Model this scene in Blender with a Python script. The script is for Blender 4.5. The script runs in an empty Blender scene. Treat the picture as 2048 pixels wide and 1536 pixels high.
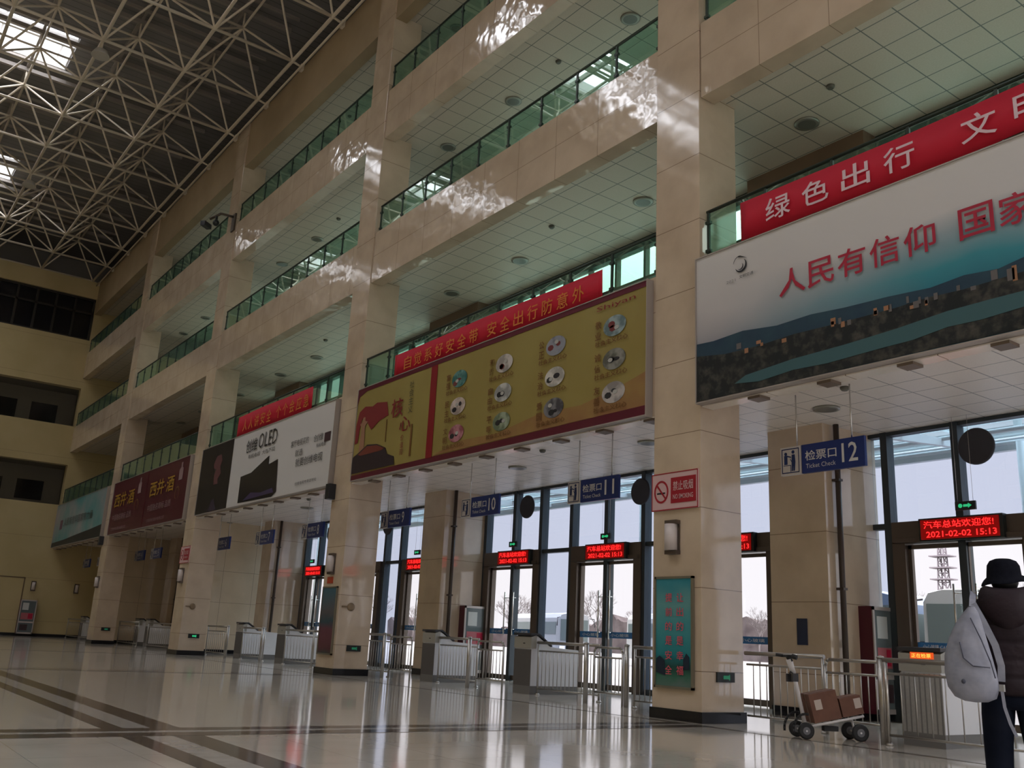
import bpy, bmesh, math, random
from mathutils import Vector, Matrix
R = math.radians
rnd = random.Random(7)
SC = bpy.context.scene
COL = SC.collection

# ------------------------------------------------------------ camera
cam_d = bpy.data.cameras.new('camera')
cam = bpy.data.objects.new('camera', cam_d); COL.objects.link(cam)
cam_d.sensor_width = 36; cam_d.lens = 1874.06 / 2048 * 36; cam_d.clip_end = 900; cam_d.clip_start = .05
ya, pi_, ro = R(54.17), R(15.331), R(2.89)
fw = Vector((-math.sin(ya)*math.cos(pi_), math.cos(ya)*math.cos(pi_), math.sin(pi_)))
rt = Vector((math.cos(ya), math.sin(ya), 0)); up = rt.cross(fw)
rt2 = rt*math.cos(ro) + up*math.sin(ro); up2 = -rt*math.sin(ro) + up*math.cos(ro)
m = Matrix((rt2, up2, -fw)).transposed().to_4x4(); m.translation = (0, 0, 1.0)
cam.matrix_world = m
SC.camera = cam

# ------------------------------------------------------------ sky, exposure
HORIZON, ZENITH = .76, 7.5
w = bpy.data.worlds.new('overcast_sky'); SC.world = w; w.use_nodes = True
nt = w.node_tree; nt.nodes.clear()
tc = nt.nodes.new('ShaderNodeTexCoord'); sep = nt.nodes.new('ShaderNodeSeparateXYZ')
mr = nt.nodes.new('ShaderNodeMapRange'); mr.inputs[1].default_value = .28; mr.inputs[2].default_value = .62
mr.inputs[3].default_value = HORIZON; mr.inputs[4].default_value = ZENITH
bg = nt.nodes.new('ShaderNodeBackground'); bg.inputs[0].default_value = (.98, .97, 1, 1)
ou = nt.nodes.new('ShaderNodeOutputWorld')
nt.links.new(tc.outputs['Generated'], sep.inputs[0]); nt.links.new(sep.outputs[2], mr.inputs[0])
nt.links.new(mr.outputs[0], bg.inputs[1]); nt.links.new(bg.outputs[0], ou.inputs[0])
vs = SC.view_settings
vs.view_transform = 'Standard'; vs.look = 'None'; vs.gamma = 1; vs.use_curve_mapping = False
vs.exposure = 0.55
SC.cycles.transparent_max_bounces = 32; SC.cycles.max_bounces = 10; SC.cycles.diffuse_bounces = 6
SC.cycles.glossy_bounces = 5
SC.cycles.caustics_reflective = False; SC.cycles.caustics_refractive = False
try:
    SC.cycles.use_denoising = True
except Exception: pass

def portal(name, loc, rot, sx, sy):
    l = bpy.data.lights.new(name, 'AREA'); l.shape = 'RECTANGLE'; l.size = sx; l.size_y = sy
    l.cycles.is_portal = True
    o = bpy.data.objects.new(name, l); COL.objects.link(o); o.location = loc; o.rotation_euler = rot
SKX = [2.0, -10.8, -23.6, -36.35, -49.2]            # high-x edge of each skylight strip
for i, x in enumerate(SKX):
    portal('skylight_portal', (x-1.5, -3, 24.6), (0, 0, 0), 3.0, 15)
portal('window_portal', (-20, 16.4, 2.5), (R(-90), 0, 0), 40, 5)
portal('window_portal', (-17, 16.4, 8.6), (R(-90), 0, 0), 50, 3.4)
portal('added_window_portal', (15.2, -1, 7), (0, R(90), 0), 13, 22)  # portal for the unseen glazing added behind the camera

# ------------------------------------------------------------ geometry helpers
def empty(name, loc):
    o = bpy.data.objects.new(name, None); COL.objects.link(o); o.location = loc; o.empty_display_size = .1
    return o
def tag(o, label=None, cat=None, group=None, kind=None):
    if label: o['label'] = label
    if cat: o['category'] = cat
    if group: o['group'] = group
    if kind: o['kind'] = kind
    return o
def thing(name, label, cat, loc=(0, 0, 0), group=None):
    return tag(empty(name, loc), label, cat, group)
def link(name, me, mat, parent):
    o = bpy.data.objects.new(name, me); COL.objects.link(o)
    if mat and not me.materials: me.materials.append(mat)
    if parent:
        o.parent = parent; off = Vector((0, 0, 0)); p = parent
        while p: off += Vector(p.location); p = p.parent
        me.transform(Matrix.Translation(-off))
    return o
class MB:
    def __init__(s): s.v = []; s.f = []; s.sm = []
    def _add(s, vs_, fs, smooth=False):
        b = len(s.v); s.v += [tuple(a) for a in vs_]
        for f in fs: s.f.append(tuple(b+i for i in f)); s.sm.append(smooth)
        return s
    def box(s, x0, x1, y0, y1, z0, z1):
        x0, x1 = sorted((x0, x1)); y0, y1 = sorted((y0, y1)); z0, z1 = sorted((z0, z1))
        return s._add([(x, y, z) for x in (x0, x1) for y in (y0, y1) for z in (z0, z1)],
            [(0,1,3,2), (4,6,7,5), (0,4,5,1), (2,3,7,6), (0,2,6,4), (1,5,7,3)])
    def obox(s, c, ax, hx, hy, hz):             # oriented box, ax = 3 unit vectors
        c = Vector(c); vs_ = [c + ax[0]*hx*i + ax[1]*hy*j + ax[2]*hz*k for i in (-1, 1) for j in (-1, 1) for k in (-1, 1)]
        return s._add(vs_, [(0,1,3,2), (4,6,7,5), (0,4,5,1), (2,3,7,6), (0,2,6,4), (1,5,7,3)])
    def tube(s, p, q, r, n=8, r2=None, caps=True):
        p = Vector(p); q = Vector(q); d = (q-p).normalized(); r2 = r if r2 is None else r2
        a = d.orthogonal().normalized(); b = d.cross(a)
        vs_ = []
        for c, rr in ((p, r), (q, r2)):
            for i in range(n):
                t = 2*math.pi*i/n; vs_.append(c + a*math.cos(t)*rr + b*math.sin(t)*rr)
        s._add(vs_, [(i, (i+1) % n, n+(i+1) % n, n+i) for i in range(n)], True)
        if caps: s._add(vs_, [tuple(range(n))[::-1], tuple(range(n, 2*n))])
        return s
    def path(s, pts, r, n=8):
        for a, b in zip(pts, pts[1:]): s.tube(a, b, r, n)
        return s
    def lathe(s, o, axis, prof, n=24, smooth=True):   # prof: (radius, height)
        o = Vector(o); d = Vector(axis).normalized(); a = d.orthogonal().normalized(); b = d.cross(a); vs_ = []
        for r, h in prof:
            for i in range(n):
                t = 2*math.pi*i/n; vs_.append(o + d*h + a*math.cos(t)*r + b*math.sin(t)*r)
        fs = []
        for k in range(len(prof)-1):
            for i in range(n): fs.append((k*n+i, k*n+(i+1) % n, (k+1)*n+(i+1) % n, (k+1)*n+i))
        s._add(vs_, fs, smooth)
        m_ = len(prof)-1
        s._add(vs_, [tuple(range(n))[::-1], tuple(range(m_*n, m_*n+n))])
        return s
    def ball(s, c, r, n=10, sq=(1, 1, 1)):
        vs_ = []; k = n//2
        for j in range(k+1):
            ph = math.pi*j/k
            for i in range(n):
                t = 2*math.pi*i/n
                vs_.append((c[0]+r*sq[0]*math.sin(ph)*math.cos(t), c[1]+r*sq[1]*math.sin(ph)*math.sin(t), c[2]+r*sq[2]*math.cos(ph)))
        return s._add(vs_, [(j*n+i, (j+1)*n+i, (j+1)*n+(i+1) % n, j*n+(i+1) % n) for j in range(k) for i in range(n)], True)
    def flat(s, pts, y, t=.004):                 # (x,z) outline printed on a board facing -y
        n = len(pts)
        a = sum(pts[i][0]*pts[(i+1) % n][1]-pts[(i+1) % n][0]*pts[i][1] for i in range(n))
        if a < 0: pts = pts[::-1]
        f = [(x, y, z) for x, z in pts]; k = [(x, y+t, z) for x, z in pts]
        return s._add(f+k, [tuple(range(n)), tuple(range(n, 2*n))[::-1]] + [(i, n+i, n+(i+1) % n, (i+1) % n) for i in range(n)])
    def disc(s, x, z, r, y, n=20, sx=1):
        return s.flat([(x+math.cos(2*math.pi*i/n)*r*sx, z+math.sin(2*math.pi*i/n)*r) for i in range(n)], y)
    def prism(s, prof, x0, x1):                  # profile in (y,z), swept along x
        n = len(prof); vs_ = [(x0, y, z) for y, z in prof]+[(x1, y, z) for y, z in prof]
        return s._add(vs_, [tuple(range(n))[::-1], tuple(range(n, 2*n))]+[(i, (i+1) % n, n+(i+1) % n, n+i) for i in range(n)])
    def mesh(s, name, recalc=True):
        me = bpy.data.meshes.new(name); me.from_pydata(s.v, [], s.f)
        for p, a in zip(me.polygons, s.sm): p.use_smooth = a
        if recalc:
            b = bmesh.new(); b.from_mesh(me); bmesh.ops.remove_doubles(b, verts=b.verts, dist=1e-5) if any(s.sm) else None
            bmesh.ops.recalc_face_normals(b, faces=b.faces); b.to_mesh(me); b.free()
        me.update(); return me
    def build(s, name, mat, parent=None, bevel=0):
        o = link(name, s.mesh(name), mat, parent)
        if bevel:
            b = o.modifiers.new('bevel', 'BEVEL'); b.width = bevel; b.segments = 2; b.limit_method = 'ANGLE'
        return o
def struct(name, mb, mat, bevel=0):
    return tag(mb.build(name, mat, None, bevel), kind='structure')
def copy_tree(o, parent=None, dx=(0, 0, 0)):
    c = o.copy(); COL.objects.link(c)
    if parent: c.parent = parent
    else: c.location = Vector(o.location) + Vector(dx)
    for ch in list(o.children): copy_tree(ch, c)
    return c

_tc = {}
def text(body, x, z, size, y, mat, parent, name='lettering', w=1.0, bold=0.0, kind='front', gap=1.0, box_w=None):
    """flat lettering on a board: kind front faces -y (reads towards +x), side faces +x (reads towards +y)."""
    key = (body, bold, gap)
    if key not in _tc:
        c = bpy.data.curves.new('lettering', 'FONT'); c.body = body; c.resolution_u = 2; c.offset = bold; c.space_character = gap
        c.fill_mode = 'FRONT' if hasattr(c, 'fill_mode') else c.fill_mode
        o = bpy.data.objects.new('lettering_source', c); COL.objects.link(o)
        dg = bpy.context.evaluated_depsgraph_get(); ev = o.evaluated_get(dg)
        me = bpy.data.meshes.new_from_object(ev)
        _tc[key] = ([v.co.copy() for v in me.vertices], [tuple(p.vertices) for p in me.polygons])
        bpy.data.objects.remove(o); bpy.data.meshes.remove(me); bpy.data.curves.remove(c)
    V, F = _tc[key]
    if not V: return None
    mx = min(v.x for v in V); Mx = max(v.x for v in V); my = min(v.y for v in V); My = max(v.y for v in V)
    sz = size/(My-my) ; sw = sz*w if box_w is None else box_w/(Mx-mx)
    out = []
    for v in V:
        a = (v.x-mx)*sw; b = (v.y-my)*sz
        out.append((x+a, y, z+b) if kind == 'front' else (y, x+a, z+b))
    me = bpy.data.meshes.new(name); me.from_pydata(out, [], F); me.update()
    return link(name, me, mat, parent)

# ------------------------------------------------------------ materials
MATS = {}
def mat(name, col, rough=.5, metal=0, emit=None, es=0, ior=1.45, spec=None):
    if name in MATS: return MATS[name]
    a = bpy.data.materials.new(name); a.use_nodes = True; b = a.node_tree.nodes['Principled BSDF']
    b.inputs['Base Color'].default_value = (*col, 1); b.inputs['Roughness'].default_value = rough
    b.inputs['Metallic'].default_value = metal; b.inputs['IOR'].default_value = ior
    if emit: b.inputs['Emission Color'].default_value = (*emit, 1); b.inputs['Emission Strength'].default_value = es
    a.diffuse_color = (*col, 1); MATS[name] = a; return a
def nodes(a):
    t = a.node_tree; return t, t.nodes['Principled BSDF']
def math_(t, op, a, b=None, c=None):
    n = t.nodes.new('ShaderNodeMath'); n.operation = op
    for i, k in enumerate((a, b, c)):
        if k is None: continue
        if isinstance(k, (int, float)): n.inputs[i].default_value = k
        else: t.links.new(k, n.inputs[i])
    return n.outputs[0]
def speckled(name, c1, c2, scale=3, rough=.5, joints=None, jcol=(.1, .08, .06), jw=.008, bump=0, bscale=2, ior=1.45, detail=5, metal=0, contrast=(.35, .65), coat=0, tilt=0):
    """noise-mottled surface; joints = [(axis, period, offset)] thin joint lines in world space; tilt = each slab leans a little."""
    a = mat(name, c1, rough, metal, ior=ior); t, b = nodes(a); N = t.nodes; Lk = t.links
    g = N.new('ShaderNodeNewGeometry'); pos = g.outputs['Position']
    no = N.new('ShaderNodeTexNoise'); no.inputs['Scale'].default_value = scale; no.inputs['Detail'].default_value = detail
    Lk.new(pos, no.inputs['Vector'])
    r = N.new('ShaderNodeValToRGB'); e = r.color_ramp.elements
    e[0].position = contrast[0]; e[1].position = contrast[1]; e[0].color = (*c1, 1); e[1].color = (*c2, 1)
    Lk.new(no.outputs['Fac'], r.inputs[0]); colr = r.outputs[0]
    cells = []
    if joints:
        sp = N.new('ShaderNodeSeparateXYZ'); Lk.new(pos, sp.inputs[0]); mask = None
        for ax, per, off in joints:
            q = math_(t, 'DIVIDE', math_(t, 'SUBTRACT', sp.outputs[ax], off), per)
            cells.append(math_(t, 'FLOOR', math_(t, 'ADD', q, .0005)))
            fr = math_(t, 'FRACT', math_(t, 'ADD', q, jw/per/2))
            k = math_(t, 'LESS_THAN', fr, jw/per)
            mask = k if mask is None else math_(t, 'MAXIMUM', mask, k)
        mx = N.new('ShaderNodeMix'); mx.data_type = 'RGBA'; mx.inputs[7].default_value = (*jcol, 1)
        Lk.new(mask, mx.inputs[0]); Lk.new(colr, mx.inputs[6]); colr = mx.outputs[2]
    Lk.new(colr, b.inputs['Base Color'])
    nrm = None
    if bump:
        n2 = N.new('ShaderNodeTexNoise'); n2.inputs['Scale'].default_value = bscale; n2.inputs['Detail'].default_value = 2
        Lk.new(pos, n2.inputs['Vector'])
        bp = N.new('ShaderNodeBump'); bp.inputs['Strength'].default_value = 1; bp.inputs['Distance'].default_value = bump
        Lk.new(n2.outputs['Fac'], bp.inputs['Height']); nrm = bp.outputs[0]
    if tilt and cells:
        cb = N.new('ShaderNodeCombineXYZ')
        for i, c in enumerate(cells[:3]): Lk.new(c, cb.inputs[i])
        wn = N.new('ShaderNodeTexWhiteNoise'); wn.noise_dimensions = '3D'; Lk.new(cb.outputs[0], wn.inputs[0])
        v1 = N.new('ShaderNodeVectorMath'); v1.operation = 'SUBTRACT'; Lk.new(wn.outputs['Color'], v1.inputs[0]); v1.inputs[1].default_value = (.5, .5, .5)
        v2 = N.new('ShaderNodeVectorMath'); v2.operation = 'SCALE'; Lk.new(v1.outputs[0], v2.inputs[0]); v2.inputs['Scale'].default_value = tilt
        v3 = N.new('ShaderNodeVectorMath'); v3.operation = 'ADD'; Lk.new(v2.outputs[0], v3.inputs[0]); Lk.new(nrm if nrm else g.outputs['Normal'], v3.inputs[1])
        v4 = N.new('ShaderNodeVectorMath'); v4.operation = 'NORMALIZE'; Lk.new(v3.outputs[0], v4.inputs[0]); nrm = v4.outputs[0]
    if nrm: Lk.new(nrm, b.inputs['Normal'])
    if coat: b.inputs['Coat Weight'].default_value = coat; b.inputs['Coat Roughness'].default_value = .03
    return a
def glass(name, tint, refl_ior=1.5, rough=0.0, base=None, mixd=0.0):
    a = bpy.data.materials.new(name); a.use_nodes = True; t = a.node_tree; t.nodes.clear(); N = t.nodes
    tr = N.new('ShaderNodeBsdfTransparent'); tr.inputs[0].default_value = (*tint, 1)
    gl = N.new('ShaderNodeBsdfGlossy'); gl.inputs['Roughness'].default_value = rough; gl.inputs[0].default_value = (.9, 1, .97, 1)
    fr = N.new('ShaderNodeFresnel'); fr.inputs['IOR'].default_value = refl_ior
    mx = N.new('ShaderNodeMixShader'); o = N.new('ShaderNodeOutputMaterial')
    ge = N.new('ShaderNodeNewGeometry'); mr_ = N.new('ShaderNodeMapRange')
    mr_.inputs[3].default_value = refl_ior; mr_.inputs[4].default_value = 1/refl_ior
    t.links.new(ge.outputs['Backfacing'], mr_.inputs[0]); t.links.new(mr_.outputs[0], fr.inputs['IOR'])
    t.links.new(fr.outputs[0], mx.inputs[0]); last = tr.outputs[0]
    if mixd:
        df = N.new('ShaderNodeBsdfDiffuse'); df.inputs[0].default_value = (*base, 1)
        m2 = N.new('ShaderNodeMixShader'); m2.inputs[0].default_value = mixd
        t.links.new(tr.outputs[0], m2.inputs[1]); t.links.new(df.outputs[0], m2.inputs[2]); last = m2.outputs[0]
    t.links.new(last, mx.inputs[1]); t.links.new(gl.outputs[0], mx.inputs[2]); t.links.new(mx.outputs[0], o.inputs[0])
    MATS[name] = a; return a

STONE1, STONE2 = (.52, .415, .31), (.61, .495, .375)
JC = (.25, .185, .13)
M_pillar = speckled('polished_beige_stone_pillar', STONE1, STONE2, 1.6, .07, [(2, 1.19, .71)], JC, .012, .005, 1.2, 1.8, tilt=.006)
M_beam = speckled('polished_beige_stone_beam', STONE1, STONE2, 1.3, .07, [(0, 1.3, -8.43), (2, 4.38, 10.85)], JC, .010, .022, 1.5, 2.0, tilt=.02)
M_soffit = speckled('reflection_pale_stone', (.74, .68, .60), (.80, .74, .66), 1.3, .25, [(0, 1.3, -8.43)], (.2, .15, .1), .012, ior=1.5)  # pale colour stands in for the windows mirrored in the soffit
M_wallstone = speckled('polished_beige_stone_wall', (.66, .55, .39), (.74, .62, .45), 1.2, .10, [(2, 1.19, .71), (0, 1.3, -8.4), (1, 1.25, 10.6)], JC, .01, .004, 1, 1.5)
M_endwall = speckled('cream_wall_panels', (.47, .38, .19), (.53, .43, .23), .6, .35, [(2, 2.24, .8)], (.25, .19, .1), .012, ior=1.45)
M_topwall = speckled('painted_wall_ochre', (.33, .25, .15), (.38, .29, .18), .8, .6)
M_brownwall = speckled('brown_upper_pillar', (.17, .115, .075), (.21, .14, .09), .8, .5)
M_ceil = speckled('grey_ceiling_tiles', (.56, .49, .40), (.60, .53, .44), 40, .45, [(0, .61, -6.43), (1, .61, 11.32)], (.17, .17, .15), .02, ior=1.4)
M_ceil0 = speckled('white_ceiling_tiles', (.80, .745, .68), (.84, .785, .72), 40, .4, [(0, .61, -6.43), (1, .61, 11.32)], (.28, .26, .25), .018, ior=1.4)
M_floor = speckled('polished_floor_tiles', (.47, .43, .37), (.54, .50, .44), 1.5, .09, [(0, .8, -9.6), (1, .8, 3.15)], (.33, .31, .29), .006, .0006, 1.2, 1.6, contrast=(.3, .7), tilt=.003)
M_stripe = speckled('dark_brown_floor_stone', (.085, .072, .06), (.12, .10, .085), 20, .10, ior=1.6)
M_lstripe = speckled('light_floor_stone', (.38, .36, .33), (.45, .43, .40), 6, .10, ior=1.6)
M_black = mat('black_granite', (.012, .012, .014), .15)
M_slab = mat('slab_concrete', (.3, .29, .27), .7)
M_deck = speckled('roof_deck_metal', (.20, .195, .19), (.25, .24, .235), .5, .6, [(0, .4, 0)], (.10, .10, .10), .03)
M_truss = mat('cream_painted_steel', (.72, .64, .52), .4)
M_purlin = mat('roof_purlin_steel', (.31, .28, .25), .5)
M_steel = mat('stainless_steel', (.62, .61, .59), .25, 1)
M_steel2 = mat('brushed_steel_panel', (.45, .44, .42), .42, .8)
M_whitepanel = mat('white_enamel_panel', (.72, .73, .76), .3)
M_mull = mat('blue_grey_aluminium', (.04, .052, .062), .4, .2)
M_bronze = mat('bronze_door_frame', (.115, .09, .075), .35, .4)
M_dark = mat('dark_plastic', (.02, .02, .025), .4)
M_rail = mat('dark_green_handrail', (.03, .045, .035), .35, .3)
M_glassrail = glass('green_railing_glass', (.72, .90, .82), 1.75, .0, (.25, .42, .36), .10)
M_glasswin = glass('tinted_window_glass', (.76, .79, .87), 1.45)
M_glassup = glass('green_window_glass', (.74, .84, .78), 1.5)
M_glassdoor = glass('clear_door_glass', (.97, .96, .97), 1.4)
M_skyglass = glass('skylight_glass', (.97, .98, 1.0), 1.3)
M_darkglass = mat('dark_tinted_glass', (.012, .012, .014), .08)
M_white = mat('white_print', (.80, .80, .80), .5)
M_red = mat('red_banner_cloth', (.55, .006, .03), .7)
M_yel = mat('yellow_print', (.62, .20, .03), .6)
M_bb_white = mat('billboard_white_vinyl', (.62, .61, .60), .55)
M_maroon = mat('maroon_print', (.12, .008, .02), .5)

# ------------------------------------------------------------ layout numbers
D = 10.63; PD = .91                                  # facade plane, pillar depth
PX = [(-10.70, -9.70), (-22.49, -21.48), (-34.40, -33.36), (-46.21, -45.19), (1.12, 2.12)]
IN = [(-11.05, -9.85), (-23.3, -22.15), (-35.2, -34.3), (-47.0, -46.0), (.8, 2.0)]
WY = 15.4; EX = -57.2; ROOF = 22.95
bay_r = [1.12, -10.70, -22.49, -34.40, -46.21]; bay_l = [-9.70, -21.48, -33.36, -45.19, EX]

# ------------------------------------------------------------ floor
fl = MB()
struct('floor', MB().box(EX-2, 16, -13.2, 15.6, -.2, 0), M_floor)
s = MB(); t1 = MB()
def strip_x(y0, y1, mb, z): mb.box(EX, 14, y0, y1, .0, z)
strip_x(3.02, 3.31, s, .002); strip_x(2.56, 2.76, s, .002); strip_x(2.76, 3.02, t1, .0025)
for c in (-9.62, -21.4, -33.2, 2.2, -45):
    if c > -15:
        s.box(c-.36, c-.09, -13, 10.4, 0, .0032); s.box(c+.04, c+.36, -13, 10.4, 0, .0032); t1.box(c-.09, c+.04, -13, 10.4, 0, .0036)
    else: s.box(c-.3, c+.3, 3.31, 10.4, 0, .0032); t1.box(c-.12, c+.12, 3.31, 10.4, 0, .0036)
s.box(EX, 14, 10.27, 10.36, 0, .0028)
struct('floor_stripe_dark', s, M_stripe); struct('floor_stripe_light', t1, M_lstripe)

# ------------------------------------------------------------ pillars
pill_lab = ''
for i, (a, b) in enumerate(PX):
    top = 18.35
    struct('pillar_%d' % (i+1), MB().box(a, b, D, D+PD, .15, 20.3), M_pillar, .006)
    struct('baseboard_pillar_%d' % (i+1), MB().box(a-.03, b+.03, D-.03, D+PD+.03, 0, .155), M_black, .004)
for i, (a, b) in enumerate(IN):
    struct('inner_pillar_%d' % (i+1), MB().box(a, b, 13.93, WY+.1, .15, 5.02), M_pillar, .006)
    struct('inner_pillar_upper_%d' % (i+1), MB().box(a-.25, b+1.2, 13.8, 14.6, 7.1, 18.6), M_brownwall)
    struct('baseboard_inner_%d' % (i+1), MB().box(a-.02, b+.02, 13.91, WY+.1, 0, .155), M_black)

# ------------------------------------------------------------ beams, slabs, ceilings per bay
n = 0
for k in range(5):
    x0, x1 = bay_l[k]+.025, bay_r[k]-.012
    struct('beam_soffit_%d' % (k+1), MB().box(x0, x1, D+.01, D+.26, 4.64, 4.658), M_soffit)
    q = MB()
    for i in range(9): q.box(x0+.9+i*1.2, x0+1.12+i*1.2, D+.0, D+.24, 4.60, 4.64)  # brown blocks added as the dark breaks between mirrored windows
    struct('beam_reflection_gap_%d' % (k+1), q, mat('brown_reflection_gap', (.16, .12, .09), .5))
    for lv, (z0, z1) in enumerate(((4.66, 7.12), (10.09, 11.55), (14.44, 15.95))):
        n += 1
        struct('beam_%d' % n, MB().box(x0, x1, D+.02, D+(.26 if lv == 0 else .36), z0, z1), M_beam, .004)
struct('wall_facade_top', MB().box(EX, 3, D+.04, D+.4, 18.38, 20.32), M_topwall)
struct('wall_leak_closure', MB().box(EX-4.3, 16, 15.6, 15.9, 18.9, ROOF+.3).box(EX-4.3, 3, D+.4, 15.6, 20.2, 20.3).box(EX-4.5, EX-4.3, -13.2, 15.9, 19, ROOF+.3).box(EX-4.3, EX-.5, -13.2, 15.6, 20.2, 20.3), M_slab)  # added closure, keeps sky light from leaking in under the deck
for lv, (zc, zt, ye) in enumerate(((5.0, 7.1, WY), (10.25, 11.5, 14.35), (14.6, 15.9, 14.35), (18.55, 19, 14.35))):
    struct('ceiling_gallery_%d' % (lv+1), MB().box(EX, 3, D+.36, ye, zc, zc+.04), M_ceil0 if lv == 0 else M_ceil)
    struct('slab_%d' % (lv+1), MB().box(EX, 3, D+.42, 15.6 if lv == 0 else 14.36, zc+.05, zt), M_slab)
# gallery back walls (upper levels)
for lv, (z0, z1) in enumerate(((7.1, 10.25), (11.5, 14.6), (15.9, 18.55))):
    struct('wall_gallery_left_%d' % (lv+1), MB().box(EX, -37.2 if lv == 0 else EX+9, 14.25, 14.45, z0, z1), M_endwall)

# ------------------------------------------------------------ ground floor window wall
def window_wall(idx, x0, x1, mull, doors, z_tr=3.3):
    """mullions, transom, tinted panes; doors = centres"""
    mb = MB()
    for mx in mull: mb.box(mx-.065, mx+.065, WY-.12, WY+.1, 0, 5.05)
    mb.box(x0, x1, WY-.1, WY+.08, 4.93, 5.05)
    last = x0
    segs = [(x0, x1)]
    for c in doors:
        ns = []
        for a, b in segs:
            if a < c < b: ns += [(a, c-1.15), (c+1.15, b)]
            else: ns.append((a, b))
        segs = ns
    for a, b in segs:
        if b-a > .1: mb.box(a, b, WY-.08, WY+.06, z_tr-.05, z_tr+.05); mb.box(a, b, WY-.08, WY+.06, 0, .12)
    struct('window_%d_frame' % idx, mb, M_mull)
    g = MB()
    for a, b in segs:
        if b-a > .1: g.box(a, b, WY, WY+.012, .1, z_tr)
    g.box(x0, x1, WY, WY+.012, z_tr+.02, 5)
    struct('window_%d_glass' % idx, g, M_glasswin)
door_n = [0]
def door(c, wdt=1.12):
    door_n[0] += 1; i = door_n[0]
    f = MB()
    f.box(c-wdt-.12, c-wdt+.12, WY-.16, WY+.12, 0, 3.0); f.box(c+wdt-.12, c+wdt+.12, WY-.16, WY+.12, 0, 3.0)
    f.box(c-wdt-.12, c+wdt+.12, WY-.16, WY+.12, 2.97, 3.35)
    f.box(c-wdt-.05, c+wdt+.05, WY-.2, WY-.14, 2.98, 3.06)
    fo = struct('door_%d_frame' % i, f, M_bronze, .004)
    for sgn in (-1, 1):
        lf = MB(); e0, e1 = (c-wdt+.12, c-.015) if sgn < 0 else (c+.015, c+wdt-.12)
        lf.box(e0, e0+.06, WY-.06, WY, .02, 2.95); lf.box(e1-.06, e1, WY-.06, WY, .02, 2.95)
        lf.box(e0, e1, WY-.06, WY, 2.88, 2.95); lf.box(e0, e1, WY-.06, WY, .02, .14)
        lo = struct('door_%d_leaf' % i, lf, M_bronze)
        g = MB().box(e0+.06, e1-.06, WY-.035, WY-.025, .14, 2.88).build('door_glass', M_glassdoor, lo)
        st = MB().box(e0+.06, e1-.06, WY-.045, WY-.04, 1.18, 1.32).build('safety_strip', mat('blue_safety_strip', (.03, .16, .42), .4), lo)
        text('小心玻璃 CAREFUL' if i < 3 else '小心玻璃', e0+.15, 1.215, .07, WY-.05, M_white, lo, 'lettering', box_w=.6)
        hx = c + sgn*.19
        h = MB().tube((hx, WY-.14, 1.15), (hx, WY-.14, 2.27), .018).tube((hx, WY-.14, 1.3), (hx, WY-.05, 1.3), .012).tube((hx, WY-.14, 2.12), (hx, WY-.05, 2.12), .012)
        h.tube((hx, WY-.14, 2.12), (c+sgn*.04, WY-.1, 2.12), .01)
        h.build('door_handle', M_steel, lo)
window_wall(1, -9.85, .8, [-9.53, -8.2, -6.9, -5.6, -4.25, -2.9, -1.6, -.3], [-8.2, -4.25, -.3])
door(-8.2); door(-4.25); door(-.3)
window_wall(2, -22.15, -11.05, [-22.08, -20.73, -19.55, -18.3, -16.99, -15.72, -14.4, -13.13, -11.8], [-20.78, -16.99, -13.13])
door(-20.78); door(-16.99); door(-13.13, 1.05)
window_wall(3, -34.3, -23.3, [-34.2, -33.0, -31.6, -30.3, -29.05, -27.9, -26.85, -25.4, -24.1], [-33.0, -29.3, -25.4])
door(-33.0, .95); door(-29.3); door(-25.4)
window_wall(4, -36.8, -35.2, [-36.7, -35.9], [])
# solid parts behind the far bays
struct('wall_partition', MB().box(-37.1, -36.8, D+PD, WY+.1, 0, 5.02), M_wallstone)
struct('wall_partition_far', MB().box(-48.3, -47.95, D+PD, WY+.1, 0, 5.02), M_wallstone)
struct('wall_back_far', MB().box(EX, -36.85, WY, WY+.2, 0, 5.02), M_wallstone)
struct('baseboard_far', MB().box(EX, -37.1, WY-.03, WY+.1, 0, .14).box(-36.83, -36.77, D+PD, WY, 0, .14).box(-47.98, -47.92, D+PD, WY, 0, .14), M_black)
# upper window walls (level two to four)
for lv, (z0, z1) in enumerate(((7.1, 10.25), (11.5, 14.6), (15.9, 18.55))):
    mb = MB(); xs = -37.2 if lv == 0 else -48
    x = xs
    while x < 2.2: mb.box(x-.035, x+.035, 14.2, 14.34, z0, z1); x += .98
    mb.box(xs, 2.5, 14.18, 14.36, z1-.22, z1); mb.box(xs, 2.5, 14.2, 14.32, z1-1.05, z1-.98)
    mb.box(xs, 2.5, 14.2, 14.32, z0, z0+.5)
    struct('window_upper_%d_frame' % (lv+1), mb, M_rail)
    struct('window_upper_%d_glass' % (lv+1), MB().box(xs, 2.5, 14.27, 14.28, z0+.5, z1-.2), M_glassup)

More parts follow.
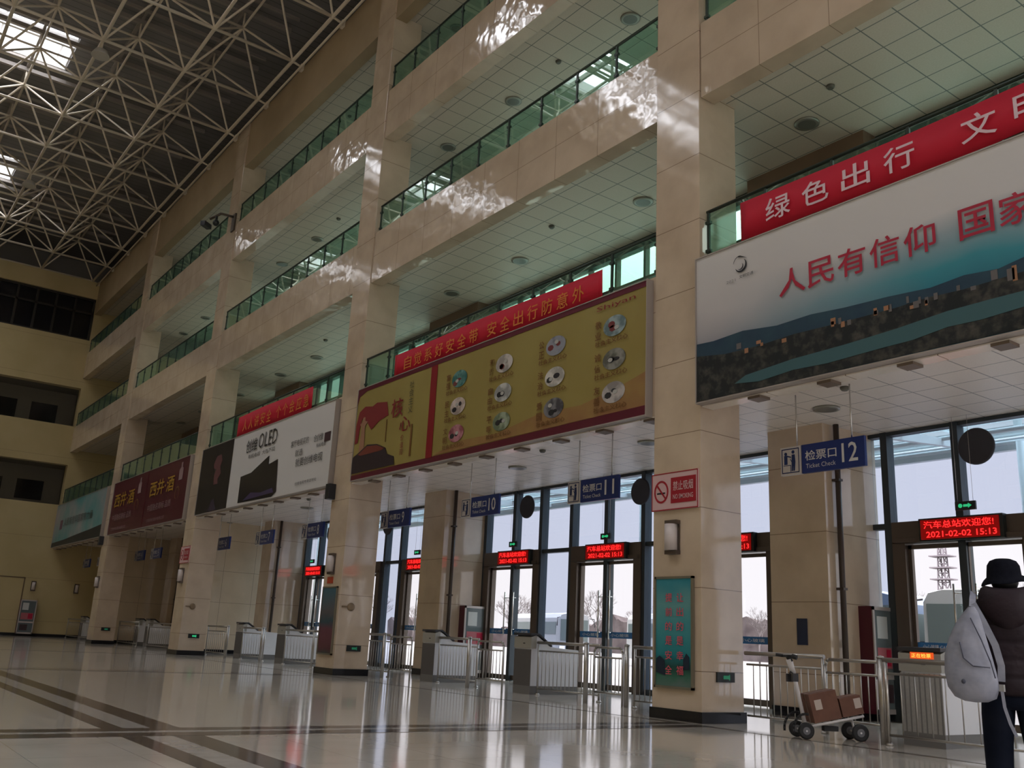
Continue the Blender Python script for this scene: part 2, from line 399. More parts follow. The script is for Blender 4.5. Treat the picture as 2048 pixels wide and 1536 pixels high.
# ------------------------------------------------------------ end wall with gallery openings
e = MB()
for z0, z1 in ((0, 7.1), (9.37, 11.6), (13.85, 16.75), (19.32, 20.35)): e.box(EX-.5, EX, -13, 15.5, z0, z1)
for z0, z1 in ((7.1, 9.37), (11.6, 13.85), (16.75, 19.32)): e.box(EX-.5, EX, 10.66, 15.5, z0, z1)
struct('wall_left', e, M_endwall)
struct('baseboard_left', MB().box(EX, EX+.03, -13, 15.3, 0, .15), M_black)
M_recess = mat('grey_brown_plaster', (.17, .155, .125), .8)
for i, (z0, z1) in enumerate(((7.1, 9.37), (11.6, 13.85))):
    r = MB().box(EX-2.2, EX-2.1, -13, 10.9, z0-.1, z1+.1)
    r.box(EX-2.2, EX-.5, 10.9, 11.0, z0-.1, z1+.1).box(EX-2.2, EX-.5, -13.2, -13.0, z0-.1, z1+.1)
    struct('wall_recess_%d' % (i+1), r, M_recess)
    struct('slab_recess_%d' % (i+1), MB().box(EX-2.1, EX-.5, -13, 11, z0-.1, z0), M_slab)
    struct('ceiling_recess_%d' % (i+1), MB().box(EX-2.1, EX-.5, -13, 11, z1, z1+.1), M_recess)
    for j in range(5):
        y = 8.55 - j*1.95; wd = 1.4 if j == 0 else 1.2
        struct('window_recess_%d' % (i*5+j+1), MB().box(EX-2.1, EX-2.05, y, y+wd, z0+.35, z0+1.45), M_darkglass)
mb = MB().box(EX-.35, EX-.3, -13, 10.66, 16.75, 19.32)
struct('window_top_glass', mb, M_darkglass)
mb = MB(); y = 10.6; k = 0
while y > -13: mb.box(EX-.3, EX-.18, y-.06, y+.06, 16.75, 19.32); y -= 1.02; k += 1
mb.box(EX-.3, EX-.18, -13, 10.66, 18.35, 18.47); mb.box(EX-.3, EX-.16, -13, 10.66, 19.2, 19.32); mb.box(EX-.3, EX-.16, -13, 10.66, 16.75, 16.87)
struct('window_top_frame', mb, mat('black_window_frame', (.02, .016, .012), .5))
# flush service door outlined in the end wall
dm = MB(); dm.box(EX, EX+.015, 9.5, 9.56, 0, 3.04).box(EX, EX+.015, 6.2, 9.56, 3.0, 3.06)
dd = struct('door_20_trim', dm, mat('brown_trim', (.16, .11, .06), .5))

# ------------------------------------------------------------ rest of the hall, behind and beside the camera
struct('wall_front', MB().box(EX-4.5, 14.3, -13.2, -13, 0, ROOF+.3), M_endwall)
wr = MB().box(14, 14.3, -13, 10.63, 14.2, ROOF+.3).box(14, 14.3, -13, -10.8, 0, 14.2).box(14, 14.3, 9, 15.5, 0, 14.2)
struct('wall_right', wr, M_endwall)
wf = MB(); y = -10.8
while y < 9.1: wf.box(14.05, 14.2, y-.06, y+.06, 0, 14.2); y += 2.2
for z in (.1, 3.5, 7, 10.6, 14.1): wf.box(14.05, 14.2, -10.8, 9, z-.06, z+.06)
struct('window_30_frame', wf, M_mull)  # unseen glazed wall, added to let daylight into the hall
struct('window_30_glass', MB().box(14.1, 14.11, -10.8, 9, 0, 14.2), M_glassdoor)

# ------------------------------------------------------------ roof: deck with skylights
rd = MB(); edges = [14.3]
for x in SKX: edges += [x, x-3.05]
edges.append(EX-4.5)
for a, b in zip(edges[::2], edges[1::2]): rd.box(b, a, -13.2, 15.6, ROOF, ROOF+.12)
for x in SKX: rd.box(x-3.05, x, 4.55, 15.6, ROOF, ROOF+.12); rd.box(x-3.05, x, -13.2, -10.5, ROOF, ROOF+.12)
struct('ceiling_roof_deck', rd, M_deck)
for i, x in enumerate(SKX):
    c = MB()
    for a, b, y0, y1 in ((x-.06, x, -10.5, 4.55), (x-3.05, x-2.99, -10.5, 4.55), (x-3.05, x, 4.49, 4.55), (x-3.05, x, -10.5, -10.44)):
        c.box(a, b, y0, y1, ROOF+.12, ROOF+.8)
    for dx in (.35, .75): c.box(x-dx-.07, x-dx+.07, -10.5, 4.5, ROOF-.1, ROOF+.1)
    for dx in (2.6,): c.box(x-dx-.07, x-dx+.07, -10.5, 4.5, ROOF-.1, ROOF+.1)
    y = -9
    while y < 4.4: c.box(x-3.0, x, y-.04, y+.04, ROOF+.6, ROOF+.7); y += 2.2
    struct('window_skylight_%d_frame' % (i+1), c, mat('white_skylight_frame', (.75, .74, .72), .4))
    struct('window_skylight_%d_glass' % (i+1), MB().box(x-3.02, x-.03, -10.47, 4.52, ROOF+.72, ROOF+.74), M_skyglass)

# ------------------------------------------------------------ roof space frame
truss = thing('space_frame', 'cream painted steel space frame of tubes carrying the hall roof', 'roof truss', (-30, 0, 20.4))
LZ, UZ = 20.4, 22.0
LXs = [-57.25+3.2*i for i in range(20)]; LYs = [10.26-2.805*j for j in range(9)]
UXs = [x+1.6 for x in LXs[:-1]]; UYs = [y-1.4 for y in LYs[:-1]]
for y in LYs: MB().tube((LXs[0], y, LZ), (LXs[-1], y, LZ), .062, 8).build('lower_chord', M_truss, truss)
for x in LXs: MB().tube((x, LYs[0], LZ), (x, LYs[-1], LZ), .055, 8).build('lower_chord', M_truss, truss)
for y in UYs: MB().tube((UXs[0], y, UZ), (UXs[-1], y, UZ), .045, 8).build('upper_chord', M_truss, truss)
for x in UXs: MB().tube((x, UYs[0], UZ), (x, UYs[-1], UZ), .045, 8).build('upper_chord', M_truss, truss)
cells = sorted(((x, y) for x in UXs for y in UYs), key=lambda p: abs(math.degrees(math.atan2(-p[0], p[1]))-66) + (0 if p[1] > -6 else 200))
rest = MB()
for q, (x, y) in enumerate(cells):
    mb = MB() if q < 95 else rest
    for sx in (-1.6, 1.6):
        for sy in (-1.4, 1.405): mb.tube((x, y, UZ), (x+sx, y+sy, LZ), .043, 6, caps=False)
    if q < 95: mb.build('bracing', M_truss, truss)
tag(rest.build('bracing', M_truss, truss), kind='stuff')
nb = MB()
for x in LXs:
    for y in LYs: nb.ball((x, y, LZ), .085, 8)
for x in UXs:
    for y in UYs: nb.ball((x, y, UZ), .085, 8); nb.tube((x, y, UZ), (x, y, ROOF-.3), .04, 6)
tag(nb.build('ball_joint', M_truss, truss), kind='stuff')
st = MB()
for x in LXs: st.tube((x, LYs[0], LZ), (x, D+.1, LZ-.12), .04, 6); st.box(x-.1, x+.1, D-.06, D+.06, LZ-.24, LZ)
tag(st.build('support_bracket', M_truss, truss), kind='stuff')
MB().tube((EX, 10.5, LZ-.25), (3, 10.5, LZ-.25), .04, 8).build('edge_tube', M_truss, truss)
purl = thing('roof_purlins', 'grid of brown steel purlins running under the dark roof deck', 'roof purlin', (-30, 0, ROOF-.2))
for y in UYs: MB().box(EX, 4, y-.05, y+.05, ROOF-.2, ROOF).build('purlin', M_purlin, purl)
for x in UXs:
    MB().box(x-.07, x+.07, -12.9, D, ROOF-.34, ROOF-.18).build('purlin', M_purlin, purl)
    MB().box(x+.75, x+.83, -12.9, D, ROOF-.3, ROOF-.18).build('purlin', M_purlin, purl)
lampR = []
for i, (x, y) in enumerate(((-31.65, 4.65), (-44.45, 4.65))):
    t = thing('high_bay_lamp', 'grey round high bay lamp hung from the space frame %s' % ('beside the nearer skylight' if i == 0 else 'beside the farther skylight'), 'ceiling lamp', (x, y, 20.2))
    MB().lathe((x, y, 19.75), (0, 0, 1), [(.30, 0), (.29, .04), (.2, .22), (.08, .28)], 20).build('lamp_shade', mat('grey_lamp', (.45, .43, .38), .5), t)
    MB().tube((x, y, 20.0), (x, y, 20.31), .03).build('stem', M_truss, t)

# ------------------------------------------------------------ gallery glass railings
lvname = {0: 'second floor', 1: 'third floor', 2: 'top floor'}
bayname = ['at the twelfth ticket gate bay', 'above the yellow billboard bay', 'above the white television billboard bay', 'above the maroon billboard bay', 'above the farthest billboard by the end wall']
for k in range(5):
    for lv, (z0, z1) in enumerate(((7.12, 7.96), (11.55, 12.36), (15.95, 16.78))):
        x0, x1 = bay_l[k]+.06, bay_r[k]-.05; y = D+.12
        t = thing('glass_railing', '%s green glass balcony railing %s' % (lvname[lv], bayname[k]), 'railing', ((x0+x1)/2, y, z0), 'glass balcony railings')
        MB().tube((x0, y, z1), (x1, y, z1), .03, 8).build('handrail', M_rail, t)
        nn = max(2, round((x1-x0)/1.18)); st_ = (x1-x0)/nn
        for i in range(nn+1):
            px = min(max(x0+i*st_, x0+.03), x1-.03)
            MB().box(px-.022, px+.022, y-.02, y+.02, z0, z1).box(px-.05, px+.05, y-.03, y+.03, z0+.12, z0+.17).box(px-.05, px+.05, y-.03, y+.03, z1-.22, z1-.17).build('post', M_rail, t)
        for i in range(nn):
            a = x0+i*st_+.04; MB().box(a, a+st_-.08, y-.006, y+.006, z0+.02, z1-.04).build('glass_panel', M_glassrail, t)

# ------------------------------------------------------------ downlights and detectors in the gallery ceilings
M_ring = mat('grey_metal_ring', (.30, .30, .26), .35, .5)
M_lens = mat('downlight_lens', (.13, .13, .11), .3)
base_d = None
for lv, (zc, name_) in enumerate(((5.0, 'ground floor'), (10.25, 'second floor'), (14.6, 'third floor'), (18.55, 'top floor'))):
    for k in range(4):
        lx = [-5.0, -9.17] if k == 0 else [-13.35-11.82*(k-1), -17.75-11.82*(k-1)] + ([-20.9-11.82*(k-1)] if lv else [])
        for x in lx:
            y = (13.1, 12.87, 12.4, 12.4)[lv]
            if base_d is None:
                t = thing('downlight', '', 'downlight', (x, y, zc))
                MB().lathe((x, y, zc), (0, 0, -1), [(.22, 0), (.22, .03), (.17, .035)], 24).build('ring', M_ring, t)
                MB().lathe((x, y, zc), (0, 0, -1), [(.165, .0), (.16, .037)], 20).build('lens', M_lens, t)
                base_d = t; c = t
            else:
                c = copy_tree(base_d); c.location = (x, y, zc)
            c['label'] = 'round recessed downlight in the %s gallery ceiling %s' % (name_, bayname[k].replace('above', 'over').replace('over the', 'of the'))
            c['group'] = '%s gallery downlights' % name_
        x = (-8.2 if k == 0 else -15.65-11.82*(k-1))
        s_ = thing('smoke_detector', 'small white smoke detector on the %s gallery ceiling %s' % (name_, bayname[k].replace('above', 'over').replace('over the', 'of the')), 'smoke detector', (x, 12.2, zc), 'smoke detectors')
        MB().lathe((x, 12.2, zc), (0, 0, -1), [(.07, 0), (.07, .03), (.045, .06)], 16).build('housing', mat('detector_grey', (.12, .12, .10), .5), s_)


# ------------------------------------------------------------ billboards on the second floor beams
BY0, BY1 = 10.5, 10.63                               # board face, board back
def board(k_name, x0, x1, z0, z1, label, face, y0=BY0):
    t = thing(k_name, label, 'billboard', ((x0+x1)/2, y0, z0))
    MB().box(x0, x1, y0+.01, BY1+.015, z0, z1).build('panel', face, t)
    fr = MB()
    for a, b, c, d in ((x0-.018, x0, z0-.018, z1+.018), (x1, x1+.018, z0-.03, z1+.03), (x0, x1, z0-.018, z0), (x0, x1, z1, z1+.018)): fr.box(a, b, y0-.01, BY1+.015, c, d)
    fr.build('frame', mat('aluminium_board_frame', (.38, .34, .31), .5, .2), t)
    return t
Yp = BY0+.004                                        # print layers stand 2 mm apart
def printed(mb_pts, m_, t, lvl=0, name='print'):
    mb = MB()
    for pts in mb_pts: mb.flat(pts, Yp-.004*lvl)
    return mb.build(name, m_, t)
# bay A: pale board with a river city photograph
def sky_print():
    a = mat('printed_dusk_sky', (.5, .5, .5), .55); t, b = nodes(a); N = t.nodes
    g = N.new('ShaderNodeNewGeometry'); sp = N.new('ShaderNodeSeparateXYZ'); t.links.new(g.outputs['Position'], sp.inputs[0])
    v = math_(t, 'DIVIDE', math_(t, 'SUBTRACT', sp.outputs[2], 5.35), 1.7)
    u = math_(t, 'DIVIDE', math_(t, 'ADD', sp.outputs[0], 9.7), 5.2)
    n_ = N.new('ShaderNodeTexNoise'); n_.inputs['Scale'].default_value = .9; t.links.new(g.outputs['Position'], n_.inputs[0])
    v2 = math_(t, 'ADD', v, math_(t, 'MULTIPLY', math_(t, 'SUBTRACT', n_.outputs[0], .5), .18))
    def ramp(st):
        r = N.new('ShaderNodeValToRGB'); e = r.color_ramp.elements; e[0].position, e[0].color = st[0][0], (*st[0][1], 1); e[1].position, e[1].color = st[-1][0], (*st[-1][1], 1)
        for p, c in st[1:-1]: q = e.new(p); q.color = (*c, 1)
        t.links.new(v2, r.inputs[0]); return r.outputs[0]
    r1 = ramp([(0, (.34, .27, .27)), (.15, (.30, .30, .33)), (.45, (.52, .50, .50)), (1, (.62, .61, .60))])
    r2 = ramp([(0, (.02, .16, .23)), (.2, (.04, .26, .32)), (.45, (.30, .38, .42)), (.62, (.60, .59, .59)), (1, (.62, .61, .60))])
    mx = N.new('ShaderNodeMix'); mx.data_type = 'RGBA'; mx.clamp_factor = True
    uu = N.new('ShaderNodeMapRange'); uu.inputs[1].default_value = .1; uu.inputs[2].default_value = .75; t.links.new(u, uu.inputs[0])
    t.links.new(uu.outputs[0], mx.inputs[0]); t.links.new(r1, mx.inputs[6]); t.links.new(r2, mx.inputs[7]); t.links.new(mx.outputs[2], b.inputs['Base Color'])
    return a
bA = board('billboard', -9.66, 1.05, 4.68, 7.05, 'wide pale billboard with red slogan above a dusk river city picture', sky_print())
hill = [(-9.65, 4.69), (-9.65, 5.62), (-9.31, 5.60), (-8.74, 5.63), (-8.12, 5.56), (-7.54, 5.58), (-7.0, 5.54), (-6.36, 5.52), (-5.78, 5.48), (-5.35, 5.52), (-4.94, 5.48), (-4.3, 5.6), (-3.2, 5.5), (-2, 5.62), (-.6, 5.5), (1.04, 5.6), (1.04, 4.69)]
printed([hill], speckled('print_blue_hills', (.012, .04, .075), (.02, .06, .09), 3, .5), bA, 1)
shore = [(-9.65, 4.69), (-9.65, 5.42), (-9.08, 5.34), (-8.43, 5.33), (-7.83, 5.36), (-7.01, 5.34), (-6.27, 5.34), (-5.8, 5.36), (-5.37, 5.34), (-4.7, 5.36), (-3, 5.33), (1.04, 5.3), (1.04, 4.69)]
printed([shore], speckled('print_dark_city', (.006, .010, .012), (.07, .065, .055), 9, .5, detail=8, contrast=(.45, .75)), bA, 2)
rb = random.Random(3); bl = []
for i in range(60):
    x = rb.uniform(-8.9, .9); wd = rb.uniform(.03, .09); h = rb.uniform(.03, .10) * (1 if x < -5.1 else 2.0); z = rb.uniform(5.26, 5.36)
    bl.append([(x, z), (x+wd, z), (x+wd, z+h), (x, z+h)])
for i, b_ in enumerate(bl): printed([b_], mat('print_lit_buildings', (.34, .17, .09), .6) if i % 2 else mat('print_grey_buildings', (.13, .12, .12), .6), bA, 3, 'print_building')
river = [(-8.69, 4.93), (-7.85, 5.0), (-7.02, 5.02), (-6.27, 5.06), (-5.59, 5.12), (-5.07, 5.13), (-4.7, 5.13), (-3, 5.16), (-1, 5.12), (1.04, 5.15), (1.04, 4.9), (-1.5, 4.94), (-3, 4.92), (-4.71, 4.94), (-5.19, 4.91), (-5.6, 4.92), (-6.06, 4.86), (-6.53, 4.85), (-7.3, 4.82), (-7.85, 4.84), (-8.45, 4.79), (-8.9, 4.84)]
printed([river], mat('print_teal_river', (.045, .115, .13), .5), bA, 3)
M_slog = mat('print_crimson', (.40, .015, .045), .5)
x = -8.05
for ph in ('人民有信仰', '国家有力量', '民族有希望'):
    for ch in ph: text(ch, x, 5.96, .40 if ch != '国' else .41, BY0-.012, M_slog, bA, 'lettering', bold=.009, box_w=.43 if ch != '人' else .45); x += .49
    x += .24
text('文明交通', -8.78, 6.47, .055, BY0-.012, M_dark, bA, 'lettering', box_w=.27); text('2021', -9.03, 6.45, .045, BY0-.012, mat('print_grey', (.2, .2, .2), .5), bA, 'lettering', box_w=.18)
lg = []
def arc(cx, cz, r, a0, a1, w0, w1, n=14, sx=1):
    o = []; i_ = []
    for k in range(n+1):
        a = R(a0+(a1-a0)*k/n); ww = w0+(w1-w0)*math.sin(math.pi*k/n)
        o.append((cx+math.cos(a)*(r+ww)*sx, cz+math.sin(a)*(r+ww))); i_.append((cx+math.cos(a)*r*sx, cz+math.sin(a)*r))
    return o+i_[::-1]
printed([arc(-8.76, 6.70, .10, -150, 40, .004, .035), arc(-8.77, 6.68, .055, -120, 30, .003, .018), arc(-8.77, 6.72, .12, 70, 170, .002, .008), [(-8.80, 6.83), (-8.70, 6.80), (-8.62, 6.77), (-8.71, 6.82), (-8.79, 6.85)]], M_dark, bA, 3, 'emblem')

# bay B: yellow board with maroon border and twelve round pictures
M_olive = speckled('print_ochre_yellow', (.28, .215, .055), (.31, .25, .07), .8, .5)
bB = board('billboard', -21.25, -10.78, 4.68, 7.03, 'ochre yellow billboard with maroon border and twelve round pictures', M_olive)
M_mar = mat('print_maroon_border', (.10, .004, .018), .45)
printed([[(-21.25, 4.68), (-10.78, 4.68), (-10.78, 4.84), (-21.25, 4.80)], [(-21.25, 7.03), (-10.78, 7.03), (-10.78, 6.93), (-20.8, 6.93), (-21.16, 6.83), (-21.25, 6.6)]], M_mar, bB, 1, 'border')
glow = speckled('print_orange_glow', (.27, .13, .05), (.31, .19, .06), 2, .5)
printed([[(-17.3, 4.84), (-10.78, 4.84), (-10.78, 5.42), (-11.3, 5.3), (-12.4, 5.12), (-13.6, 5.16), (-15, 4.98), (-16.2, 5.02), (-17.3, 4.86)]], glow, bB, 1)
printed([[(-17.68, 6.93), (-17.42, 6.93), (-17.42, 4.80), (-17.68, 4.80)]], mat('print_deep_red', (.22, .002, .008), .5), bB, 2)
printed([[(-21.2, 5.6), (-21.2, 6.1), (-21.08, 6.42), (-20.79, 6.52), (-20.4, 6.46), (-20.18, 6.52), (-19.67, 6.45), (-19.55, 6.1), (-19.99, 6.03), (-20.38, 5.86), (-20.64, 6.1), (-20.9, 6.22), (-21.0, 5.95), (-21.05, 5.62)]], mat('print_red_ribbon', (.20, .015, .02), .5), bB, 2)
printed([[(-20.95, 5.3), (-20.66, 5.3), (-20.72, 6.0), (-20.58, 6.1), (-20.72, 6.14), (-20.74, 6.24), (-20.84, 6.24), (-20.86, 6.14), (-21.0, 6.08), (-20.88, 6.0)]], mat('print_pink_column', (.33, .17, .10), .6), bB, 3)
printed([[(-21.22, 4.84), (-21.22, 5.26), (-20.9, 5.36), (-20.5, 5.50), (-20.0, 5.45), (-19.55, 5.3), (-19.46, 5.14), (-19.12, 5.04), (-19.07, 4.84)]], mat('print_dark_hall', (.025, .012, .014), .6), bB, 4)
printed([[(-20.95, 5.30), (-20.5, 5.46), (-20.0, 5.42), (-19.6, 5.30), (-19.75, 5.26), (-20.8, 5.26)]], mat('print_brick_roof', (.16, .03, .015), .6), bB, 5)
M_cal = mat('print_calligraphy_red', (.20, .008, .015), .5); M_ink = mat('print_dark_ink', (.05, .045, .02), .5); M_brown = mat('print_brown_text', (.16, .07, .015), .5)
text('核', -19.4, 5.98, .46, BY0-.016, M_cal, bB, bold=.009, box_w=.55); text('心', -18.95, 5.58, .36, BY0-.016, M_cal, bB, bold=.009, box_w=.5)
for i, ch in enumerate('社会主义'): text(ch, -18.6, 6.58-.2*i, .17, BY0-.016, M_ink, bB, box_w=.2)
for i, ch in enumerate('价值观'): text(ch, -18.85, 5.36-.17*i, .14, BY0-.016, M_cal, bB, box_w=.15)
printed([[(-18.42, 4.95), (-18.35, 4.95), (-18.35, 5.7), (-18.42, 5.7)], [(-19.62, 5.45), (-19.59, 5.45), (-19.59, 6.0), (-19.62, 6.0)]], M_brown, bB, 3)
text('Shiyan', -12.03, 6.74, .12, BY0-.016, M_cal, bB, box_w=1.0)
vals = ['富强', '民主', '文明', '和谐', '自由', '平等', '公正', '法治', '爱国', '敬业', '诚信', '友善']
cols = [(.02, .13, .12), (.33, .27, .24), (.22, .05, .07), (.30, .28, .26), (.28, .29, .28), (.13, .17, .10), (.10, .11, .14), (.34, .33, .30), (.05, .05, .06), (.12, .18, .19), (.10, .10, .08), (.24, .22, .21)]
for i in range(12):
    cx = (-16.48, -14.84, -13.19, -11.56)[i//3]; cz = (6.41, 5.80, 5.20)[i % 3]
    c = bB
    printed([[(cx+math.cos(a)*.29, cz+math.sin(a)*.19) for a in [2*math.pi*q/24 for q in range(24)]]], speckled('print_picture_%d' % i, cols[i], tuple(min(1, v*1.5+.12) for v in cols[i]), 5, .5, detail=2, contrast=(.4, .6)), c, 3, 'round_picture')
    def blob(dx, dz, w_, h_, n_): return [(cx+dx+w_*math.cos(2*math.pi*q/n_), cz+dz+h_*math.sin(2*math.pi*q/n_)) for q in range(n_)]
    printed([blob(rb.uniform(-.1, .1), rb.uniform(-.07, .05), rb.uniform(.05, .11), rb.uniform(.03, .07), 9), blob(rb.uniform(-.16, -.04), rb.uniform(-.1, .0), .09, .06, 7)], M_dark if i % 3 else mat('print_dark_red_spot', (.16, .03, .03), .5), c, 4)
    printed([blob(rb.uniform(-.1, .1), rb.uniform(-.05, .08), .06, .04, 8)], mat('print_pale_spot', (.42, .42, .40), .5), c, 5)
    for j, ch in enumerate(vals[i]): text(ch, cx-.5, cz+.02-.2*j, .15, BY0-.016, M_brown, c, bold=.02, box_w=.16)
    text('社会主义核心', cx-.5, cz-.31, .10, BY0-.016, M_brown, c, bold=.02, box_w=.85)

# bay C: white television billboard
bC = board('billboard', -33.1, -22.55, 4.70, 7.02, 'white billboard with a dark television picture and a black panel at one end', M_bb_white)
printed([[(-33.08, 4.71), (-33.08, 7.01), (-30.05, 7.01), (-30.05, 4.71)]], mat('print_black_panel', (.012, .011, .014), .4), bC, 1)
printed([[(-31.75, 6.35), (-31.5, 6.6), (-31.1, 6.62), (-30.95, 6.4), (-31.1, 6.2), (-30.95, 5.95), (-31.2, 5.8), (-31.15, 5.62), (-31.55, 5.62), (-31.6, 5.95), (-31.45, 6.15), (-31.7, 6.2)]], mat('print_dim_rose', (.13, .05, .055), .5), bC, 2)
printed([[(-31.9, 4.74), (-31.0, 4.74), (-31.25, 4.95), (-31.35, 5.12), (-31.55, 5.1), (-31.6, 4.92)]], mat('print_dim_violet', (.05, .035, .06), .5), bC, 2)
printed([[(-29.03, 4.78), (-29.03, 5.62), (-28.16, 5.66), (-26.9, 6.02), (-26.82, 6.03), (-26.8, 5.76), (-26.13, 5.84), (-26.0, 4.86), (-26.3, 4.74)]], mat('print_television_dark', (.008, .008, .016), .25), bC, 2)
printed([[(-28.6, 4.82), (-26.2, 4.86), (-26.3, 5.0), (-27.2, 4.95), (-28.0, 5.02)]], mat('print_television_violet', (.05, .035, .10), .4), bC, 3)
M_grt = mat('print_graphite', (.035, .033, .03), .5)
text('创维', -28.82, 6.34, .42, BY0-.016, M_grt, bC, bold=.009, box_w=.92); text('OLED', -27.8, 6.36, .48, BY0-.016, M_grt, bC, box_w=1.45)
text('有机电视  大有不同', -28.55, 6.13, .14, BY0-.016, M_grt, bC, box_w=2.1)
text('客厅电视买的', -25.24, 6.04, .2, BY0-.016, M_grt, bC, box_w=1.2); text('创维', -23.7, 6.0, .2, BY0-.016, M_grt, bC, box_w=.6)
printed([[(-23.05, 5.93), (-22.68, 5.93), (-22.68, 6.18), (-23.05, 6.18)]], mat('print_dark_plum', (.05, .02, .03), .5), bC, 2); text('有机电视', -23.5, 5.82, .12, BY0-.016, M_grt, bC, box_w=.6)
text('就选', -24.87, 5.74, .2, BY0-.016, M_grt, bC, box_w=.5); text('就要创维电视', -24.79, 5.43, .24, BY0-.016, M_grt, bC, box_w=1.75)
text('创维电视专卖店地址', -24.67, 4.9, .09, BY0-.016, M_grt, bC, box_w=1.4)
# bay D: two maroon panels
bD = board('billboard', -45.0, -34.45, 4.70, 7.02, 'maroon billboard of two matching panels with large yellow characters', mat('print_wine_red', (.075, .008, .018), .4))
M_gold = mat('print_gold', (.42, .24, .03), .5); M_rose = mat('print_grey_rose', (.30, .20, .21), .5)
printed([[(-39.75, 4.71), (-39.65, 4.71), (-39.65, 7.01), (-39.75, 7.01)]], M_mar, bD, 1)
for x in (-44.5, -39.1):
    text('西井·酒', x, 5.86, .62, BY0-.016, M_gold, bD, bold=.01, box_w=3.1); text('中国驰名商标 品质', x, 5.28, .27, BY0-.016, M_rose, bD, box_w=3.0); text('订购热线 股份有限公司', x+.1, 4.84, .14, BY0-.016, M_rose, bD, box_w=2.3)
    printed([[(x+3.55, 6.2), (x+4.0, 6.2), (x+4.0, 6.62), (x+3.86, 6.68), (x+3.86, 6.86), (x+3.7, 6.86), (x+3.7, 6.68), (x+3.55, 6.6)]], M_rose, bD, 2)
    printed([arc(x+3.6, 5.7, .22, -60, 240, .02, .06)], mat('print_bronze', (.20, .09, .04), .5), bD, 2)
# bay E
def grad_e():
    return speckled('print_pale_teal', (.34, .32, .32), (.10, .28, .28), .35, .5, contrast=(.42, .62))
bE = board('billboard', -57.0, -46.3, 4.72, 7.02, 'pale grey and teal billboard with a dark lower edge beside the end wall', grad_e())
printed([[(-56.98, 4.73), (-56.98, 4.95), (-54, 5.0), (-51, 5.12), (-48.5, 5.2), (-46.32, 5.3), (-46.32, 4.73)]], mat('print_dark_skyline', (.015, .02, .022), .5), bE, 1)
text('人民有信仰国家有力量', -54.6, 5.72, .42, BY0-.016, M_dark, bE, box_w=6.2)
printed([[(-55.6, 5.6), (-55.0, 5.6), (-55.0, 6.1), (-55.6, 6.1)]], mat('print_mauve', (.16, .08, .12), .5), bE, 1)

# ------------------------------------------------------------ red cloth banners on the railings
def banner(x0, x1, z0, z1, label):
    t = thing('cloth_banner', label, 'banner', ((x0+x1)/2, D, z0), 'red banners on the second floor railing')
    mb = MB(); n = 60; y = D+.06
    vs_ = []; rr = random.Random(int(-x0*10))
    ph = [rr.uniform(0, 6) for _ in range(4)]
    for i in range(n+1):
        x = x0+(x1-x0)*i/n
        for z, kk in ((z0, 1), ((z0+z1)/2, .6), (z1, .15)):
            vs_.append((x, y-.035+.022*kk*math.sin(x*2.3+ph[0])+.010*kk*math.sin(x*6.1+ph[1]), z+.015*math.sin(x*1.1+ph[2])))
    mb._add(vs_, [(i*3+j, (i+1)*3+j, (i+1)*3+j+1, i*3+j+1) for i in range(n) for j in range(2)], True)
    o = mb.build('cloth', M_red, t); so = o.modifiers.new('thickness', 'SOLIDIFY'); so.thickness = .003
    return t
ba = banner(-8.87, -.6, 7.16, 7.80, 'long red banner with white characters above the river city billboard')
M_cream = mat('cream_white_print', (.72, .55, .60), .6)
x = -8.36
for ch in '绿色出行 文明': 
    if ch != ' ': text(ch, x, 7.29, .37, D-.012, M_cream, ba, bold=.009, box_w=.45)
    x += .66 if ch != ' ' else .42
bb_ = banner(-19.75, -12.1, 7.12, 7.68, 'long red banner with yellow characters above the ochre yellow billboard')
x = -19.2
for ch in '自觉系好安全带 安全出行防意外':
    if ch != ' ': text(ch, x, 7.19, .32, D-.012, M_yel, bb_, bold=.005, box_w=.33)
    x += .468 if ch != ' ' else .22
bc_ = banner(-30.3, -24.5, 7.12, 7.80, 'short red banner with yellow characters above the white television billboard')
x = -29.75
for ch in '人人讲安全 个个会应急':
    if ch != ' ': text(ch, x, 7.22, .40, D-.012, M_yel, bc_, bold=.005, box_w=.36)
    x += .50 if ch != ' ' else .25

